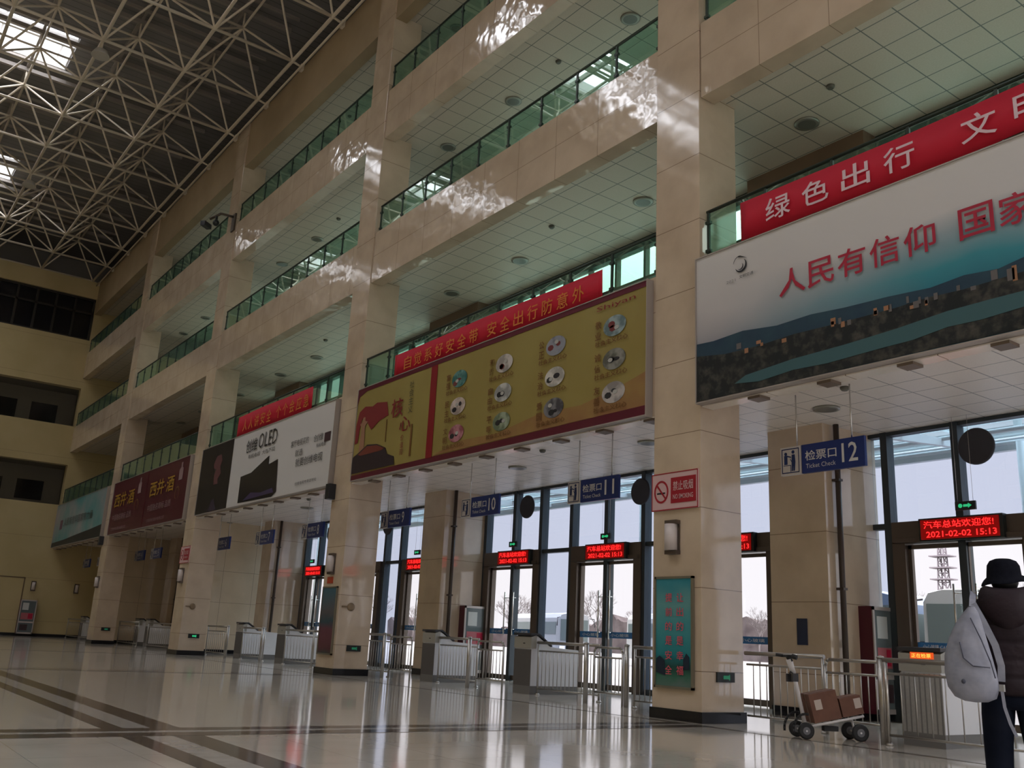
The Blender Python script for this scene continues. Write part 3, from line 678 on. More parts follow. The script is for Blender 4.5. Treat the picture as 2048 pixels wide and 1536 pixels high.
# ------------------------------------------------------------ hanging ticket check signs
M_signblue = mat('sign_blue', (.012, .035, .20), .35); M_navy = mat('pictogram_navy', (.01, .03, .13), .4); M_sw = mat('sign_white', (.70, .72, .75), .5)
def ticket_sign(x, num, where):
    y = 12.1; t = thing('ticket_check_sign', 'blue hanging ticket check sign %s' % where, 'sign', (x+.75, y, 5.0), 'ticket check signs')
    MB().box(x+.40, x+1.5, y-.03, y+.03, 3.72, 4.17).build('board', M_signblue, t, .004)
    p = MB().box(x, x+.385, y-.03, y+.03, 3.72, 4.17).build('pictogram_panel', mat('pictogram_white', (.62, .60, .60), .5), t, .004)
    pm = MB(); Y = y-.036
    def P(pts): pm.flat([(x+a, 3.72+b) for a, b in pts], Y)
    P([(.03, .03), (.355, .03), (.355, .045), (.03, .045)]); P([(.03, .405), (.355, .405), (.355, .42), (.03, .42)]); P([(.03, .03), (.042, .03), (.042, .42), (.03, .42)]); P([(.343, .03), (.355, .03), (.355, .42), (.343, .42)])
    P([(.06, .15), (.19, .15), (.19, .05), (.20, .05), (.20, .16), (.06, .16)])
    pm.disc(x+.105, 4.06, .026, Y, 12); P([(.075, .17), (.135, .17), (.135, .29), (.205, .27), (.205, .29), (.13, .315), (.075, .315)])
    pm.disc(x+.245, 4.08, .028, Y, 12); P([(.22, .32), (.275, .32), (.285, .2), (.27, .06), (.245, .06), (.245, .18), (.235, .06), (.212, .06), (.215, .22), (.19, .26), (.185, .25), (.215, .2)])
    pm.build('pictogram', M_navy, p)
    text('检票口', x+.47, 3.91, .155, Y, M_sw, t, bold=.009, box_w=.56); text('Ticket Check', x+.48, 3.79, .07, Y, M_sw, t, box_w=.53)
    text(num, x+1.12, 3.81, .29, Y, M_sw, t, bold=.009, box_w=.12 if len(num) == 1 else .27)
    for dx in (.3, 1.28): MB().tube((x+dx, y, 4.17), (x+dx, y, 5.02), .011, 8).build('hanging_rod', M_steel, t)
for x, num, where in ((-9.33, '12', 'numbered 12, largest, over the gate by the person'), (-14.6, '11', 'numbered 11 beside the first pillar'), (-18.5, '10', 'numbered 10 behind the yellow billboard'), (-22.4, '9', 'numbered 9 beside the second pillar'),
        (-27.45, '8', 'numbered 8 in front of the window by the second pillar'), (-31.2, '7', 'numbered 7 in front of the beige wall'), (-35.2, '6', 'numbered 6 beside the third pillar'), (-43.4, '5', 'numbered 5 nearer of two below the maroon billboard'),
        (-45.9, '4', 'numbered 4 farther of two below the maroon billboard'), (-49.6, '3', 'numbered 3, nearest of three by the end wall'), (-52.9, '2', 'numbered 2, middle of three by the end wall'), (-56.0, '1', 'numbered 1, farthest of three by the end wall')):
    ticket_sign(x, num, where)

# ------------------------------------------------------------ LED boards, exit signs, round speakers on the window wall
M_led = mat('red_led', (.5, .0, .0), .5, emit=(1, .015, .015), es=1.9); M_ledbg = mat('red_led_glow_panel', (.10, .0, .0), .5, emit=(1, 0, 0), es=.10)
M_green = mat('green_lit_sign', (.01, .12, .05), .4, emit=(.05, .9, .35), es=.35); M_box = mat('black_sign_box', (.015, .02, .02), .4)
ledc = [(-8.14, 'over the doorway behind the person'), (-13.13, 'over the doorway just past the first pillar'), (-16.85, 'over the doorway between ticket signs 11 and 10'), (-20.51, 'over the doorway nearer the second inner pillar'), (-25.45, 'over the doorway past the second inner pillar'), (-33.0, 'over the doorway beside the beige wall'), (-4.2, 'over the doorway past the person')]
for i, (cx, wh) in enumerate(ledc):
    t = thing('led_display', 'red dot matrix display %s' % wh, 'display board', (cx, 15.2, 2.95), 'red displays over the doors')
    MB().box(cx-.72, cx+.72, 15.13, 15.27, 2.97, 3.36).build('casing', M_box, t, .006)
    MB().box(cx-.68, cx+.66, 15.12, 15.135, 3.0, 3.33).build('screen', M_ledbg, t)
    text('汽车总站欢迎您!', cx-.62, 3.18, .125, 15.112, M_led, t, bold=.008, box_w=1.2); text('2021-02-02 15:13', cx-.58, 3.03, .10, 15.112, M_led, t, bold=.01, box_w=1.2)
    e_ = thing('exit_sign', 'green exit sign above the red display %s' % wh, 'exit sign', (cx+.22, 14.95, 3.42), 'hanging exit signs')
    MB().box(cx+.06, cx+.40, 14.93, 14.97, 3.42, 3.56).build('casing', M_box, e_)
    MB().flat([(cx+.2, 3.47), (cx+.28, 3.47), (cx+.28, 3.45), (cx+.34, 3.49), (cx+.28, 3.53), (cx+.28, 3.51), (cx+.2, 3.51)], 14.925).disc(cx+.15, 3.49, .035, 14.925, 12).build('arrow', M_green, e_)
    for dx in (.1, .36): MB().tube((cx+dx, 14.95, 3.56), (cx+dx, 14.95, 5.02), .003, 5).build('wire', M_steel, e_)
for cx, wh in ((-7.78, 'above the person'), (-15.72, 'beside the first pillar'), (-20.06, 'beside ticket sign 10'), (-27.65, 'beside ticket sign 9'), (-31.9, 'beside the beige wall')):
    t = thing('round_speaker', 'black round disc hung before the window mullion %s' % wh, 'speaker', (cx, 15.2, 4.2), 'black discs on the window wall')
    MB().lathe((cx, 15.16, 4.5), (0, 1, 0), [(.29, 0), (.31, .02), (.31, .05), (.25, .08)], 32).build('disc', mat('matte_black_disc', (.035, .035, .045), .6), t)
    MB().tube((cx+.0, 15.2, 4.5), (cx, 15.32, 4.5), .03).build('bracket', M_dark, t)

# ------------------------------------------------------------ things on the pillars
def wall_lamp(x, y, z, label, side='front'):
    t = thing('wall_lamp', label, 'wall lamp', (x, y, z), 'wall lamps')
    if side == 'front':
        MB().box(x-.12, x+.12, y-.1, y, z-.26, z-.2).box(x-.12, x+.12, y-.1, y, z+.2, z+.26).box(x-.04, x+.115, y-.02, y, z-.2, z+.2).build('bracket', M_bronze, t)
        MB().lathe((x-.01, y-.07, z-.2), (0, 0, 1), [(.10, 0), (.10, .4)], 20).build('lamp_shade', mat('frosted_glass_shade', (.62, .56, .55), .35), t)
    else:
        MB().box(x, x+.1, y-.12, y+.12, z-.26, z-.2).box(x, x+.1, y-.12, y+.12, z+.2, z+.26).box(x, x+.03, y-.12, y+.12, z-.2, z+.2).build('bracket', M_bronze, t)
        MB().lathe((x+.08, y, z-.2), (0, 0, 1), [(.085, 0), (.085, .4)], 16).build('lamp_shade', mat('frosted_glass_shade', (.62, .56, .55), .35), t)
for x, wh in ((-10.24, 'above the blue poster on the nearest pillar'), (-22.03, 'on the second pillar'), (-33.9, 'on the third pillar'), (-45.7, 'on the fourth pillar')):
    wall_lamp(x, D-.001, 2.66, 'upright white wall lamp %s' % wh)
wall_lamp(EX, 10.0, 2.62, 'upright white wall lamp on the end wall beside the service door', 'side'); wall_lamp(EX, 12.2, 2.62, 'upright white wall lamp on the end wall behind the gate rails', 'side')
M_pink = mat('pale_pink_board', (.62, .42, .42), .5); M_sgred = mat('sign_red', (.33, .008, .02), .5)
for x, wh in ((-10.22, 'above the lamp on the nearest pillar'), (-33.9, 'on the third pillar')):
    t = thing('no_smoking_sign', 'pale board with red panel forbidding smoking %s' % wh, 'sign', (x, D, 3.09), 'no smoking signs'); Y = D-.03
    MB().box(x-.49, x+.49, Y, D-.001, 3.09, 3.68).build('board', M_pink, t)
    MB().box(x-.49, x+.49, Y-.006, Y, 3.09, 3.105).box(x-.49, x+.49, Y-.006, Y, 3.665, 3.68).box(x-.49, x-.478, Y-.006, Y, 3.1, 3.67).box(x+.478, x+.49, Y-.006, Y, 3.1, 3.67).build('rim', M_sgred, t)
    MB().box(x-.07, x+.45, Y-.008, Y, 3.19, 3.59).build('red_panel', M_sgred, t)
    text('禁止吸烟', x-.02, 3.38, .15, Y-.012, M_pink, t, bold=.009, box_w=.42); text('NO SMOKING', x-.02, 3.25, .075, Y-.012, M_pink, t, bold=.01, box_w=.42)
    c_ = MB(); n_ = 28
    for i in range(n_):
        a, b = 2*math.pi*i/n_, 2*math.pi*(i+1)/n_
        c_.flat([(x-.28+math.cos(a)*.155, 3.385+math.sin(a)*.18), (x-.28+math.cos(b)*.155, 3.385+math.sin(b)*.18), (x-.28+math.cos(b)*.125, 3.385+math.sin(b)*.148), (x-.28+math.cos(a)*.125, 3.385+math.sin(a)*.148)], Y-.006)
    c_.flat([(x-.385, 3.49), (x-.365, 3.51), (x-.17, 3.275), (x-.19, 3.26)], Y-.01); c_.build('ban_ring', M_sgred, t)
    MB().flat([(x-.37, 3.35), (x-.2, 3.35), (x-.2, 3.375), (x-.37, 3.375)], Y-.006).build('cigarette', M_dark, t)
# posters
def poster_mat(name, stops):
    a = mat(name, (.3, .3, .3), .45); t, b = nodes(a); N = t.nodes; g = N.new('ShaderNodeNewGeometry'); sp = N.new('ShaderNodeSeparateXYZ'); t.links.new(g.outputs['Position'], sp.inputs[0])
    n_ = N.new('ShaderNodeTexNoise'); n_.inputs['Scale'].default_value = 3; t.links.new(g.outputs['Position'], n_.inputs[0])
    v = math_(t, 'ADD', math_(t, 'DIVIDE', math_(t, 'SUBTRACT', sp.outputs[2], .45), 1.6), math_(t, 'MULTIPLY', math_(t, 'SUBTRACT', n_.outputs[0], .5), .22))
    r = N.new('ShaderNodeValToRGB'); e = r.color_ramp.elements; e[0].position, e[0].color = stops[0][0], (*stops[0][1], 1); e[1].position, e[1].color = stops[-1][0], (*stops[-1][1], 1)
    for p, c in stops[1:-1]: q = e.new(p); q.color = (*c, 1)
    t.links.new(v, r.inputs[0]); t.links.new(r.outputs[0], b.inputs['Base Color']); return a
def poster(x0, x1, z0, z1, m_, label):
    t = thing('framed_poster', label, 'poster', ((x0+x1)/2, D, z0)); Y = D-.05
    MB().box(x0+.03, x1-.03, Y+.01, D-.001, z0+.03, z1-.03).build('print', m_, t)
    f = MB()
    for a, b, c, d in ((x0, x0+.035, z0, z1), (x1-.035, x1, z0, z1), (x0, x1, z0, z0+.035), (x0, x1, z1-.035, z1)): f.box(a, b, Y, D-.001, c, d)
    f.build('frame', mat('poster_frame_olive', (.22, .20, .15), .35, .4), t); return t
tp = poster(-10.62, -9.83, .44, 2.07, poster_mat('print_teal_lake', [(0, (.10, .17, .15)), (.1, (.03, .14, .09)), (.2, (.01, .07, .06)), (.3, (.01, .22, .25)), (.6, (.06, .30, .32)), (.75, (.12, .32, .32)), (1, (.02, .22, .28))]), 'tall teal poster with two columns of red characters on the nearest pillar')
M_pr = mat('print_coral_red', (.62, .09, .13), .5)
for i, ch in enumerate('让出的是幸福'): text(ch, -10.15, 1.69-.21*i, .13, D-.052, M_pr, tp, bold=.009, box_w=.14)
for i, ch in enumerate('提前的是安全'): text(ch, -10.38, 1.69-.21*i, .13, D-.052, M_pr, tp, bold=.009, box_w=.14)
MB().flat([(-10.57, .66), (-10.38, .62), (-10.4, .84), (-10.5, .9) , (-10.57, .86)], D-.046).build('print_tree', mat('print_night_blue', (.008, .02, .04), .5), tp); MB().flat([(-9.9, .72), (-10.02, .72), (-10.02, .86), (-9.96, .95), (-9.9, .9)], D-.046).build('print_tree', mat('print_night_blue', (.008, .02, .04), .5), tp)
poster(-22.4, -21.6, .46, 2.1, poster_mat('print_blue_red_show', [(0, (.03, .06, .05)), (.12, (.10, .03, .04)), (.4, (.13, .04, .06)), (.5, (.02, .07, .09)), (.62, (.10, .09, .10)), (1, (.04, .12, .16))]), 'tall dim blue and red poster on the second pillar')
t = tag(MB().box(-22.25, -21.95, D-.02, D-.001, 2.18, 2.34).build('notice', mat('orange_notice', (.45, .06, .02), .5)), 'small orange notice above the dim poster on the second pillar', 'notice')
# low exit signs and ring plates on the pillar sides
for i, ((a, b), wh) in enumerate(zip(PX[:4], ('nearest', 'second', 'third', 'fourth'))):
    t = thing('low_exit_sign', 'dark green low level exit sign on the side of the %s pillar' % wh, 'exit sign', (b, 11.1, .58), 'low exit signs')
    MB().box(b, b+.03, 10.93, 11.31, .57, .71).build('casing', M_box, t)
    q = MB(); q.box(b+.03, b+.034, 11.06, 11.18, .615, .665); q.box(b+.03, b+.034, 11.18, 11.2, .6, .68); q.build('arrow', M_green if i == 2 else mat('green_dim_sign', (.02, .16, .08), .4, emit=(.05, .6, .3), es=.08), t)
    if i in (1, 2):
        t = thing('call_button', 'small brass ring plate on the side of the %s pillar' % wh, 'button', (b, 10.95, 1.6), 'ring plates')
        MB().lathe((b, 10.95, 1.62), (1, 0, 0), [(.10, 0), (.10, .02), (.06, .03)], 20).build('plate', mat('dull_brass', (.25, .18, .11), .4, .4), t)
        MB().box(b, b+.02, 10.7, 10.86, 1.6, 1.64).build('strip', mat('dull_brass', (.25, .18, .11)), t)
# pillar speakers and the security camera
for x, wh in ((-22.42, 'second'), (-46.1, 'fourth')):
    t = tag(MB().box(x-.1, x+.12, D-.2, D-.001, 4.32, 4.72).build('box_speaker', M_dark, None, .01), 'black box loudspeaker on the %s pillar beside the billboard corner' % wh, 'speaker', 'box loudspeakers')
t = thing('security_camera', 'dark security camera on a bracket arm high on the third pillar', 'camera', (-33.6, D, 16.2))
MB().box(-33.75, -33.4, D-.06, D-.001, 15.7, 16.4).path([(-33.6, D-.04, 16.3), (-33.75, D-.5, 16.35), (-34.2, D-.75, 16.2)], .05).build('bracket', M_bronze, t)
MB().obox((-34.3, D-.85, 15.95), (Vector((.8, .6, 0)), Vector((-.6, .8, 0)), Vector((0, 0, 1))), .1, .22, .09).build('body', M_dark, t)
MB().tube((-33.9, D-.6, 16.25), (-33.9, D-.6, 16.05), .05).ball((-33.9, D-.6, 15.98), .13, 12).build('dome', M_box, t)

# ------------------------------------------------------------ hose cabinets, pipes
def cabinet(x, y0, y1, label, z1=1.88):
    t = thing('fire_hose_cabinet', label, 'cabinet', (x, y0, .1), 'fire hose cabinets')
    MB().box(x-.26, x+.0, y0, y1, .12, z1).build('body', mat('cabinet_maroon', (.075, .006, .018), .35), t)
    f = MB(); X = x
    for a, b, c, d in ((y0, y0+.05, .12, z1), (y1-.05, y1, .12, z1), (y0, y1, z1-.06, z1), (y0, y1, .12, .2), (y0, y1, .68, .76)): f.box(X-.005, X+.02, a, b, c, d)
    f.build('door_frame', mat('cabinet_pale_rim', (.50, .46, .45), .35, .3), t)
    MB().box(X-.002, X+.008, y0+.05, y1-.05, .2, z1-.06).build('door_pane', mat('cabinet_grey_glass', (.13, .16, .17), .12), t)
    MB().box(X+.008, X+.012, y0+.12, y0+.42, 1.35, 1.72).build('instruction_sheet', mat('pale_sheet', (.55, .57, .57), .5), t)
    MB().box(X+.008, X+.012, y0+.1, y1-.1, .86, 1.2).build('poster_sheet', mat('pink_red_sheet', (.42, .12, .14), .5), t)
    MB().box(X+.012, X+.014, (y0+y1)/2+.05, y1-.13, .9, 1.17).build('red_patch', mat('deep_pink_red', (.45, .01, .05), .5), t)
    MB().box(X+.01, X+.014, y0+.12, y0+.5, .3, .6).build('fire_sheet', mat('cabinet_dark_pane', (.05, .03, .035), .3), t)
cabinet(-9.59, 14.75, 15.36, 'fire hose cabinet with maroon side behind the parked cart')
cabinet(-21.89, 14.6, 15.36, 'fire hose cabinet with maroon side behind the second pillar gate')
cabinet(-45.74, 14.3, 15.1, 'fire hose cabinet below the maroon billboard')
t_ = cabinet(EX+.3, 9.5, 10.3, 'fire hose cabinet standing against the end wall')
M_pipe = mat('brown_drain_pipe', (.05, .035, .028), .35)
for (a, b), wh in zip(IN[:4], ('nearest', 'second', 'third', 'farthest')):
    t = thing('drain_pipe', 'dark brown vertical pipe on the side of the %s inner pillar' % wh, 'pipe', (b+.09, 14.2, 0), 'vertical pipes')
    MB().tube((b+.09, 14.2, 0), (b+.09, 14.2, 5.0), .05, 10).build('pipe', M_pipe, t)
    for z in (2.13, 4.0): MB().box(b+.001, b+.145, 14.14, 14.26, z-.02, z+.02).build('clamp', M_pipe, t)
t = tag(MB().box(-10.5, -10.3, 13.90, 13.929, 1.18, 1.62).build('notice', mat('dark_blue_notice', (.02, .03, .07), .4)), 'small dark blue notice on the inner pillar behind the cart', 'notice')

# ------------------------------------------------------------ stainless rails
M_post = mat('dull_steel_post', (.42, .40, .37), .32, .9)
_bal = {}
def baluster(x, y, z0, z1, t, r=.008):
    key = (round(z1-z0, 3), r)
    if key not in _bal: _bal[key] = MB().tube((0, 0, 0), (0, 0, z1-z0), r, 6).mesh('baluster'); _bal[key].materials.append(M_post)
    o = bpy.data.objects.new('baluster', _bal[key]); COL.objects.link(o); o.parent = t; o.location = Vector((x, y, z0)) - Vector(t.location)
def rail(x0, x1, y, label, gate=False, y1=None, bars=.115, posts=(1, 1)):
    y1 = y if y1 is None else y1
    t = thing('swing_gate' if gate else 'steel_railing', label, 'gate' if gate else 'railing', ((x0+x1)/2, (y+y1)/2, 0), 'stainless railings at the gates')
    L = lambda x: y+(y1-y)*(x-x0)/(x1-x0)
    if not gate:
        MB().tube((x0-.03, y, 1.0), (x1+.03, y1, 1.0), .03, 10).build('handrail', M_post, t)
        for f_, x in zip(posts, (x0, x1)):
            if f_: MB().tube((x, L(x), 0), (x, L(x), 1.0), .022, 10).lathe((x, L(x), 0), (0, 0, 1), [(.05, 0), (.05, .015), (.03, .03)], 12).build('post', M_post, t)
        zt, zb, a, b = .84, .12, x0, x1
    else:
        r = .08
        MB().path([(x0, y, .0), (x0, y, .97-r), (x0+.03, L(x0+.03), .95), (x0+r, L(x0+r), .97), (x1-r, L(x1-r), .97), (x1-.03, L(x1-.03), .95), (x1, y1, .97-r), (x1, y1, .0)], .022, 8).build('gate_frame', M_post, t)
        zt, zb, a, b = .80, .2, x0, x1
    MB().tube((a, y, zt), (b, y1, zt), .016, 8).build('middle_rail', M_post, t)
    MB().tube((a, y, zb), (b, y1, zb), .016, 8).build('bottom_rail', M_post, t)
    n = max(1, int((b-a)/bars)); 
    for i in range(1, n): x = a+(b-a)*i/n; baluster(x, L(x), zb, zt, t)
    return t
def stout_post(x, y, wh):
    return tag(MB().tube((x, y, 0), (x, y, 1.02), .045, 14).lathe((x, y, 1.02), (0, 0, 1), [(.05, 0), (.045, .02), (.0, .035)], 14).build('gate_post', M_post), 'stout stainless post %s' % wh, 'post', 'stout gate posts')
rail(-9.6, -8.28, 11.5, 'stainless railing fixed between the nearest pillar and the cart', posts=(0, 1))
rail(-8.2, -7.2, 11.45, 'swing gate with rounded corners behind the cart', True, 11.25)
stout_post(-7.1, 11.05, 'between the swing gate and the ticket gate by the person')
rail(-7.0, -4.9, 11.0, 'stainless railing running in front of the ticket gate beside the person', bars=.19)
rail(-4.8, -2.9, 11.0, 'stainless railing past the person'); 
rail(-22.9, -21.22, 12.0, 'stainless railing starting at the second pillar')
rail(-21.1, -20.1, 11.95, 'swing gate beside the farther ticket gate of the yellow billboard bay', True, 11.95); stout_post(-21.0, 11.7, 'near the second pillar')
rail(-19.17, -17.6, 12.15, 'stainless railing beside the farther ticket gate below the yellow billboard')
stout_post(-17.35, 11.75, 'in the middle of the yellow billboard bay')
rail(-17.25, -16.3, 11.9, 'swing gate in the middle of the yellow billboard bay', True, 11.9)
rail(-15.38, -13.55, 12.1, 'stainless railing beside the nearer ticket gate below the yellow billboard')
stout_post(-13.35, 11.6, 'near the first pillar'); rail(-13.3, -12.55, 11.75, 'swing gate near the first pillar', True, 11.75, .085)
stout_post(-12.45, 11.75, 'beside the machine half hidden by the first pillar')
rail(-12.3, -11.3, 11.8, 'stainless railing ending behind the first pillar')
rail(-34.5, -32.5, 12.0, 'stainless railing starting at the third pillar', bars=.2); stout_post(-32.25, 11.9, 'nearer the third pillar')
rail(-31.35, -29.5, 12.1, 'stainless railing beside the farther ticket gate by the beige wall', bars=.2); stout_post(-29.2, 11.9, 'between the two gates by the beige wall')
rail(-27.85, -25.9, 12.1, 'stainless railing beside the nearer ticket gate by the beige wall', bars=.2); rail(-25.6, -23.6, 12.0, 'stainless railing ending behind the second pillar', bars=.2)
rail(-46.0, -42.9, 11.9, 'stainless railing starting at the fourth pillar', bars=.25); rail(-41.5, -36.6, 11.9, 'stainless railing ending behind the third pillar', bars=.25)
rail(-56.9, -52.0, 12.0, 'stainless railing by the end wall', bars=.3); rail(-51.5, -47.6, 12.0, 'stainless railing ending behind the fourth pillar', bars=.3)

# ------------------------------------------------------------ ticket gate machines
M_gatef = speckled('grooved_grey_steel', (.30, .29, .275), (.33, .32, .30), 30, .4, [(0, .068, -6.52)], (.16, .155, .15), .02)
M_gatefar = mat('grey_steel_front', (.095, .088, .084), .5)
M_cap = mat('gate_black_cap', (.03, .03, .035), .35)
def ticket_gate(x0, x1, y, label, screen=False, m_=None):
    t = thing('ticket_gate', label, 'ticket gate', ((x0+x1)/2, y, 0), 'ticket gate machines')
    MB().prism([(y, .16), (y, 1.08), (y+.16, 1.12), (y+.5, .92), (y+1.25, .88), (y+1.25, .16)], x0+.012, x1-.012).build('cabinet', M_whitepanel, t)
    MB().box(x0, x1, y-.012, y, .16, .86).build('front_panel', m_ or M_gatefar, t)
    MB().box(x0, x1, y-.012, y+.01, 0, .16).box(x0+.02, x1-.02, y+.01, y+1.24, 0, .16).build('plinth', mat('gate_plinth', (.16, .155, .15), .4), t)
    MB().prism([(y-.015, .88), (y-.015, 1.10), (y+.12, 1.14), (y+.12, .88)], x0-.01, x1+.01).build('head', mat('gate_head_steel', (.36, .35, .31), .35, .3), t)
    MB().prism([(y-.03, 1.125), (y-.03, 1.175), (y+.17, 1.18), (y+.52, .955), (y+.52, .925), (y+.17, 1.14)], x0-.02, x1+.02).build('cap', M_cap, t)
    if screen:
        s_ = MB().box(x0+.16, x1-.08, y-.025, y-.014, 1.035, 1.115).build('screen', mat('gate_screen', (.12, .01, .0), .4, emit=(1, .12, .02), es=.5), t)
        text('正在检票', x0+.18, 1.05, .05, y-.028, mat('amber_led', (.5, .1, 0), .5, emit=(1, .35, .05), es=2), s_, box_w=.26)
    MB().box((x0+x1)/2+.02, (x0+x1)/2+.08, y-.02, y-.014, .965, .985).build('slot', M_dark, t)
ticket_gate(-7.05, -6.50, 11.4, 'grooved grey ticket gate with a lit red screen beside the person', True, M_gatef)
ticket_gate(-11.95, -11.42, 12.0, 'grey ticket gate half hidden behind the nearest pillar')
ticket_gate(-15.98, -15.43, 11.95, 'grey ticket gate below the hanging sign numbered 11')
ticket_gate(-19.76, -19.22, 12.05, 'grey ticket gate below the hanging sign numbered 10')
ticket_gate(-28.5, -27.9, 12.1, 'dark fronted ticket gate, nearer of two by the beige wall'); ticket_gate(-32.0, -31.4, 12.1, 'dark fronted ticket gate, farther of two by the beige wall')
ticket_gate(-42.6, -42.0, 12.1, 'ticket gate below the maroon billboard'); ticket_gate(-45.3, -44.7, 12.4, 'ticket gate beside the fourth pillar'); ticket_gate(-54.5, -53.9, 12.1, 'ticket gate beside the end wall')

# ------------------------------------------------------------ parked hand cart with two cardboard boxes
U = Vector((.55, .835, 0)); Wd = Vector((.835, -.55, 0)); ZU = Vector((0, 0, 1)); O = Vector((-7.93, 10.45, 0))
def cp(u, w_, z): return O + U*u + Wd*w_ + ZU*z
ct = thing('hand_cart', 'white folding hand cart with black wheels parked before the railing', 'cart', cp(.35, 0, 0))
M_cartw = mat('cart_white_tube', (.62, .60, .60), .35); M_tyre = mat('black_rubber', (.012, .012, .013), .6)
def wheel(u, w_, r, nm='wheel'):
    c = cp(u, w_, r); o = MB().lathe(c-Wd*.022, Wd, [(r*.82, 0), (r, .008), (r, .036), (r*.82, .044)], 24).build(nm, M_tyre, ct)
    MB().lathe(c-Wd*.026, Wd, [(r*.45, 0), (r*.5, .01), (r*.5, .042), (r*.45, .052)], 16).build('hub', mat('grey_hub', (.13, .13, .14), .4), o)
for w_ in (-.17, .17): wheel(.05, w_, .10); wheel(.74, w_, .105)
fd = MB(); pts = [cp(.05+math.cos(a)*.16, -.17, .10+math.sin(a)*.2) for a in [math.pi*1.05-math.pi*.62*q/8 for q in range(9)]]
fd.path(pts, .016, 8); fd.build('fender', M_tyre, ct); MB().path([p+Wd*.34 for p in pts], .016, 8).build('fender', M_tyre, ct)
fr = MB()
for w_ in (-.15, .15): fr.path([cp(.1, w_, .15), cp(.80, w_, .305)], .016, 8)
for u, z in ((.12, .15), (.4, .213), (.76, .293)): fr.tube(cp(u, -.15, z), cp(u, .15, z), .014)
fr.tube(cp(.74, -.2, .105), cp(.74, .2, .105), .012); fr.tube(cp(.05, -.2, .1), cp(.05, .2, .1), .012); fr.tube(cp(.74, 0, .105), cp(.7, 0, .26), .015); fr.tube(cp(.05, 0, .1), cp(.12, 0, .17), .015)
fr.build('frame', M_cartw, ct)
MB().tube(cp(.10, 0, .16), cp(-.06, 0, .93), .026, 12).tube(cp(-.03, 0, .78), cp(-.09, 0, .95), .035, 12).build('steering_column', M_cartw, ct)
MB().tube(cp(-.10, -.19, .99), cp(-.10, .19, .99), .018, 10).tube(cp(-.06, 0, .92), cp(-.10, 0, .99), .03, 10).build('handlebar', M_tyre, ct)
MB().tube(cp(-.1, -.16, .99), cp(-.19, -.2, 1.0), .02, 8).tube(cp(-.1, .16, .99), cp(-.05, .2, .975), .03, 8).build('grip', M_tyre, ct)
MB().obox(cp(-.05, -.1, .72), (U, Wd, ZU), .035, .035, .05).obox(cp(-.05, .1, .73), (U, Wd, ZU), .035, .035, .05).path([cp(-.05, -.1, .75), cp(-.07, 0, .8), cp(-.05, .1, .75)], .01).build('bracket', M_dark, ct)
MB().obox(cp(.42, 0, .13), (U, Wd, ZU), .09, .05, .03).build('brake_block', M_tyre, ct)
def cardboard(c, tilt, hx, hy, hz, label, seed):
    a = (U*math.cos(tilt)+ZU*math.sin(tilt)).normalized(); b = Wd; n_ = a.cross(b) * (1 if a.cross(b).z > 0 else -1)
    t = thing('cardboard_box', label, 'box', c - ZU*hz, 'cardboard boxes on the cart')
    MB().obox(c, (a, b, n_), hx, hy, hz).build('carton', speckled('brown_cardboard', (.125, .055, .036), (.155, .07, .045), 8, .7), t, .004)
    MB().obox(c, (a, b, n_), hx*1.004, .025, hz*1.01).build('packing_tape', mat('brown_tape', (.20, .11, .07), .3), t)
    MB().obox(c + b*(hy+.002) + a*hx*seed + n_*hz*.2, (a, b, n_), .045, .001, .06).build('shipping_label', mat('paper_label', (.50, .42, .37), .6), t)
cardboard(cp(.31, 0, .40), .22, .18, .15, .175, 'larger brown cardboard box tipped on the cart beside its column', -.45)
cardboard(cp(.655, .0, .418), .22, .14, .14, .115, 'smaller brown cardboard box resting at the rear of the cart', .6)


# ------------------------------------------------------------ the person at the gate
PO = Vector((-3.305, 6.685, 0)); PA = R(26.8)
def pw(x, y, z): return (PO.x + x*math.cos(PA) - y*math.sin(PA), PO.y + x*math.sin(PA) + y*math.cos(PA), z)
person = thing('person', 'person seen from behind in black bucket hat, dark padded jacket and navy trousers', 'person', tuple(PO))
def skin(name, nodes_, edges, m_, parent, sub=2, sm=True):
    """nodes_: (x,y,z,rx,ry) in the person's own frame; the first one is the root"""
    me = bpy.data.meshes.new(name); me.from_pydata([pw(*n_[:3]) for n_ in nodes_], edges, [])
    o = bpy.data.objects.new(name, me); COL.objects.link(o)
    k = o.modifiers.new('skin', 'SKIN'); k.use_smooth_shade = sm; k.branch_smoothing = .3
    for i, n_ in enumerate(nodes_):
        sv = me.skin_vertices[0].data[i]; sv.radius = (n_[3], n_[4] if len(n_) > 4 else n_[3]); sv.use_root = (i == 0)
    ss = o.modifiers.new('sub', 'SUBSURF'); ss.levels = sub; ss.render_levels = sub
    dg = bpy.context.evaluated_depsgraph_get(); res = bpy.data.meshes.new_from_object(o.evaluated_get(dg))
    bpy.data.objects.remove(o); bpy.data.meshes.remove(me)
    for p in res.polygons: p.use_smooth = True
    res.name = name; return link(name, res, m_, parent)
M_skin = mat('skin', (.45, .27, .19), .5)
def hand(s, N, E, b):                                # b: index of wrist node; s: side sign
    wx, wy, wz = N[b][:3]
    k = len(N); N.append((wx-s*.012, wy+.045, wz-.035, .036, .022)); E.append((b, k))
    for i, (dx, ln) in enumerate(((-.027, .062), (-.009, .072), (.010, .068), (.027, .054))):
        q = len(N); N.append((wx-s*.015+dx, wy+.085, wz-.06, .0095)); N.append((wx-s*.015+dx, wy+.085+ln*.5, wz-.085, .0085)); N.append((wx-s*.015+dx, wy+.08+ln*.45, wz-.085-ln*.5, .0075))
        E += [(k, q), (q, q+1), (q+1, q+2)]
    q = len(N); N.append((wx-s*.05, wy+.045, wz-.045, .011)); N.append((wx-s*.06, wy+.085, wz-.07, .009)); E += [(k, q), (q, q+1)]
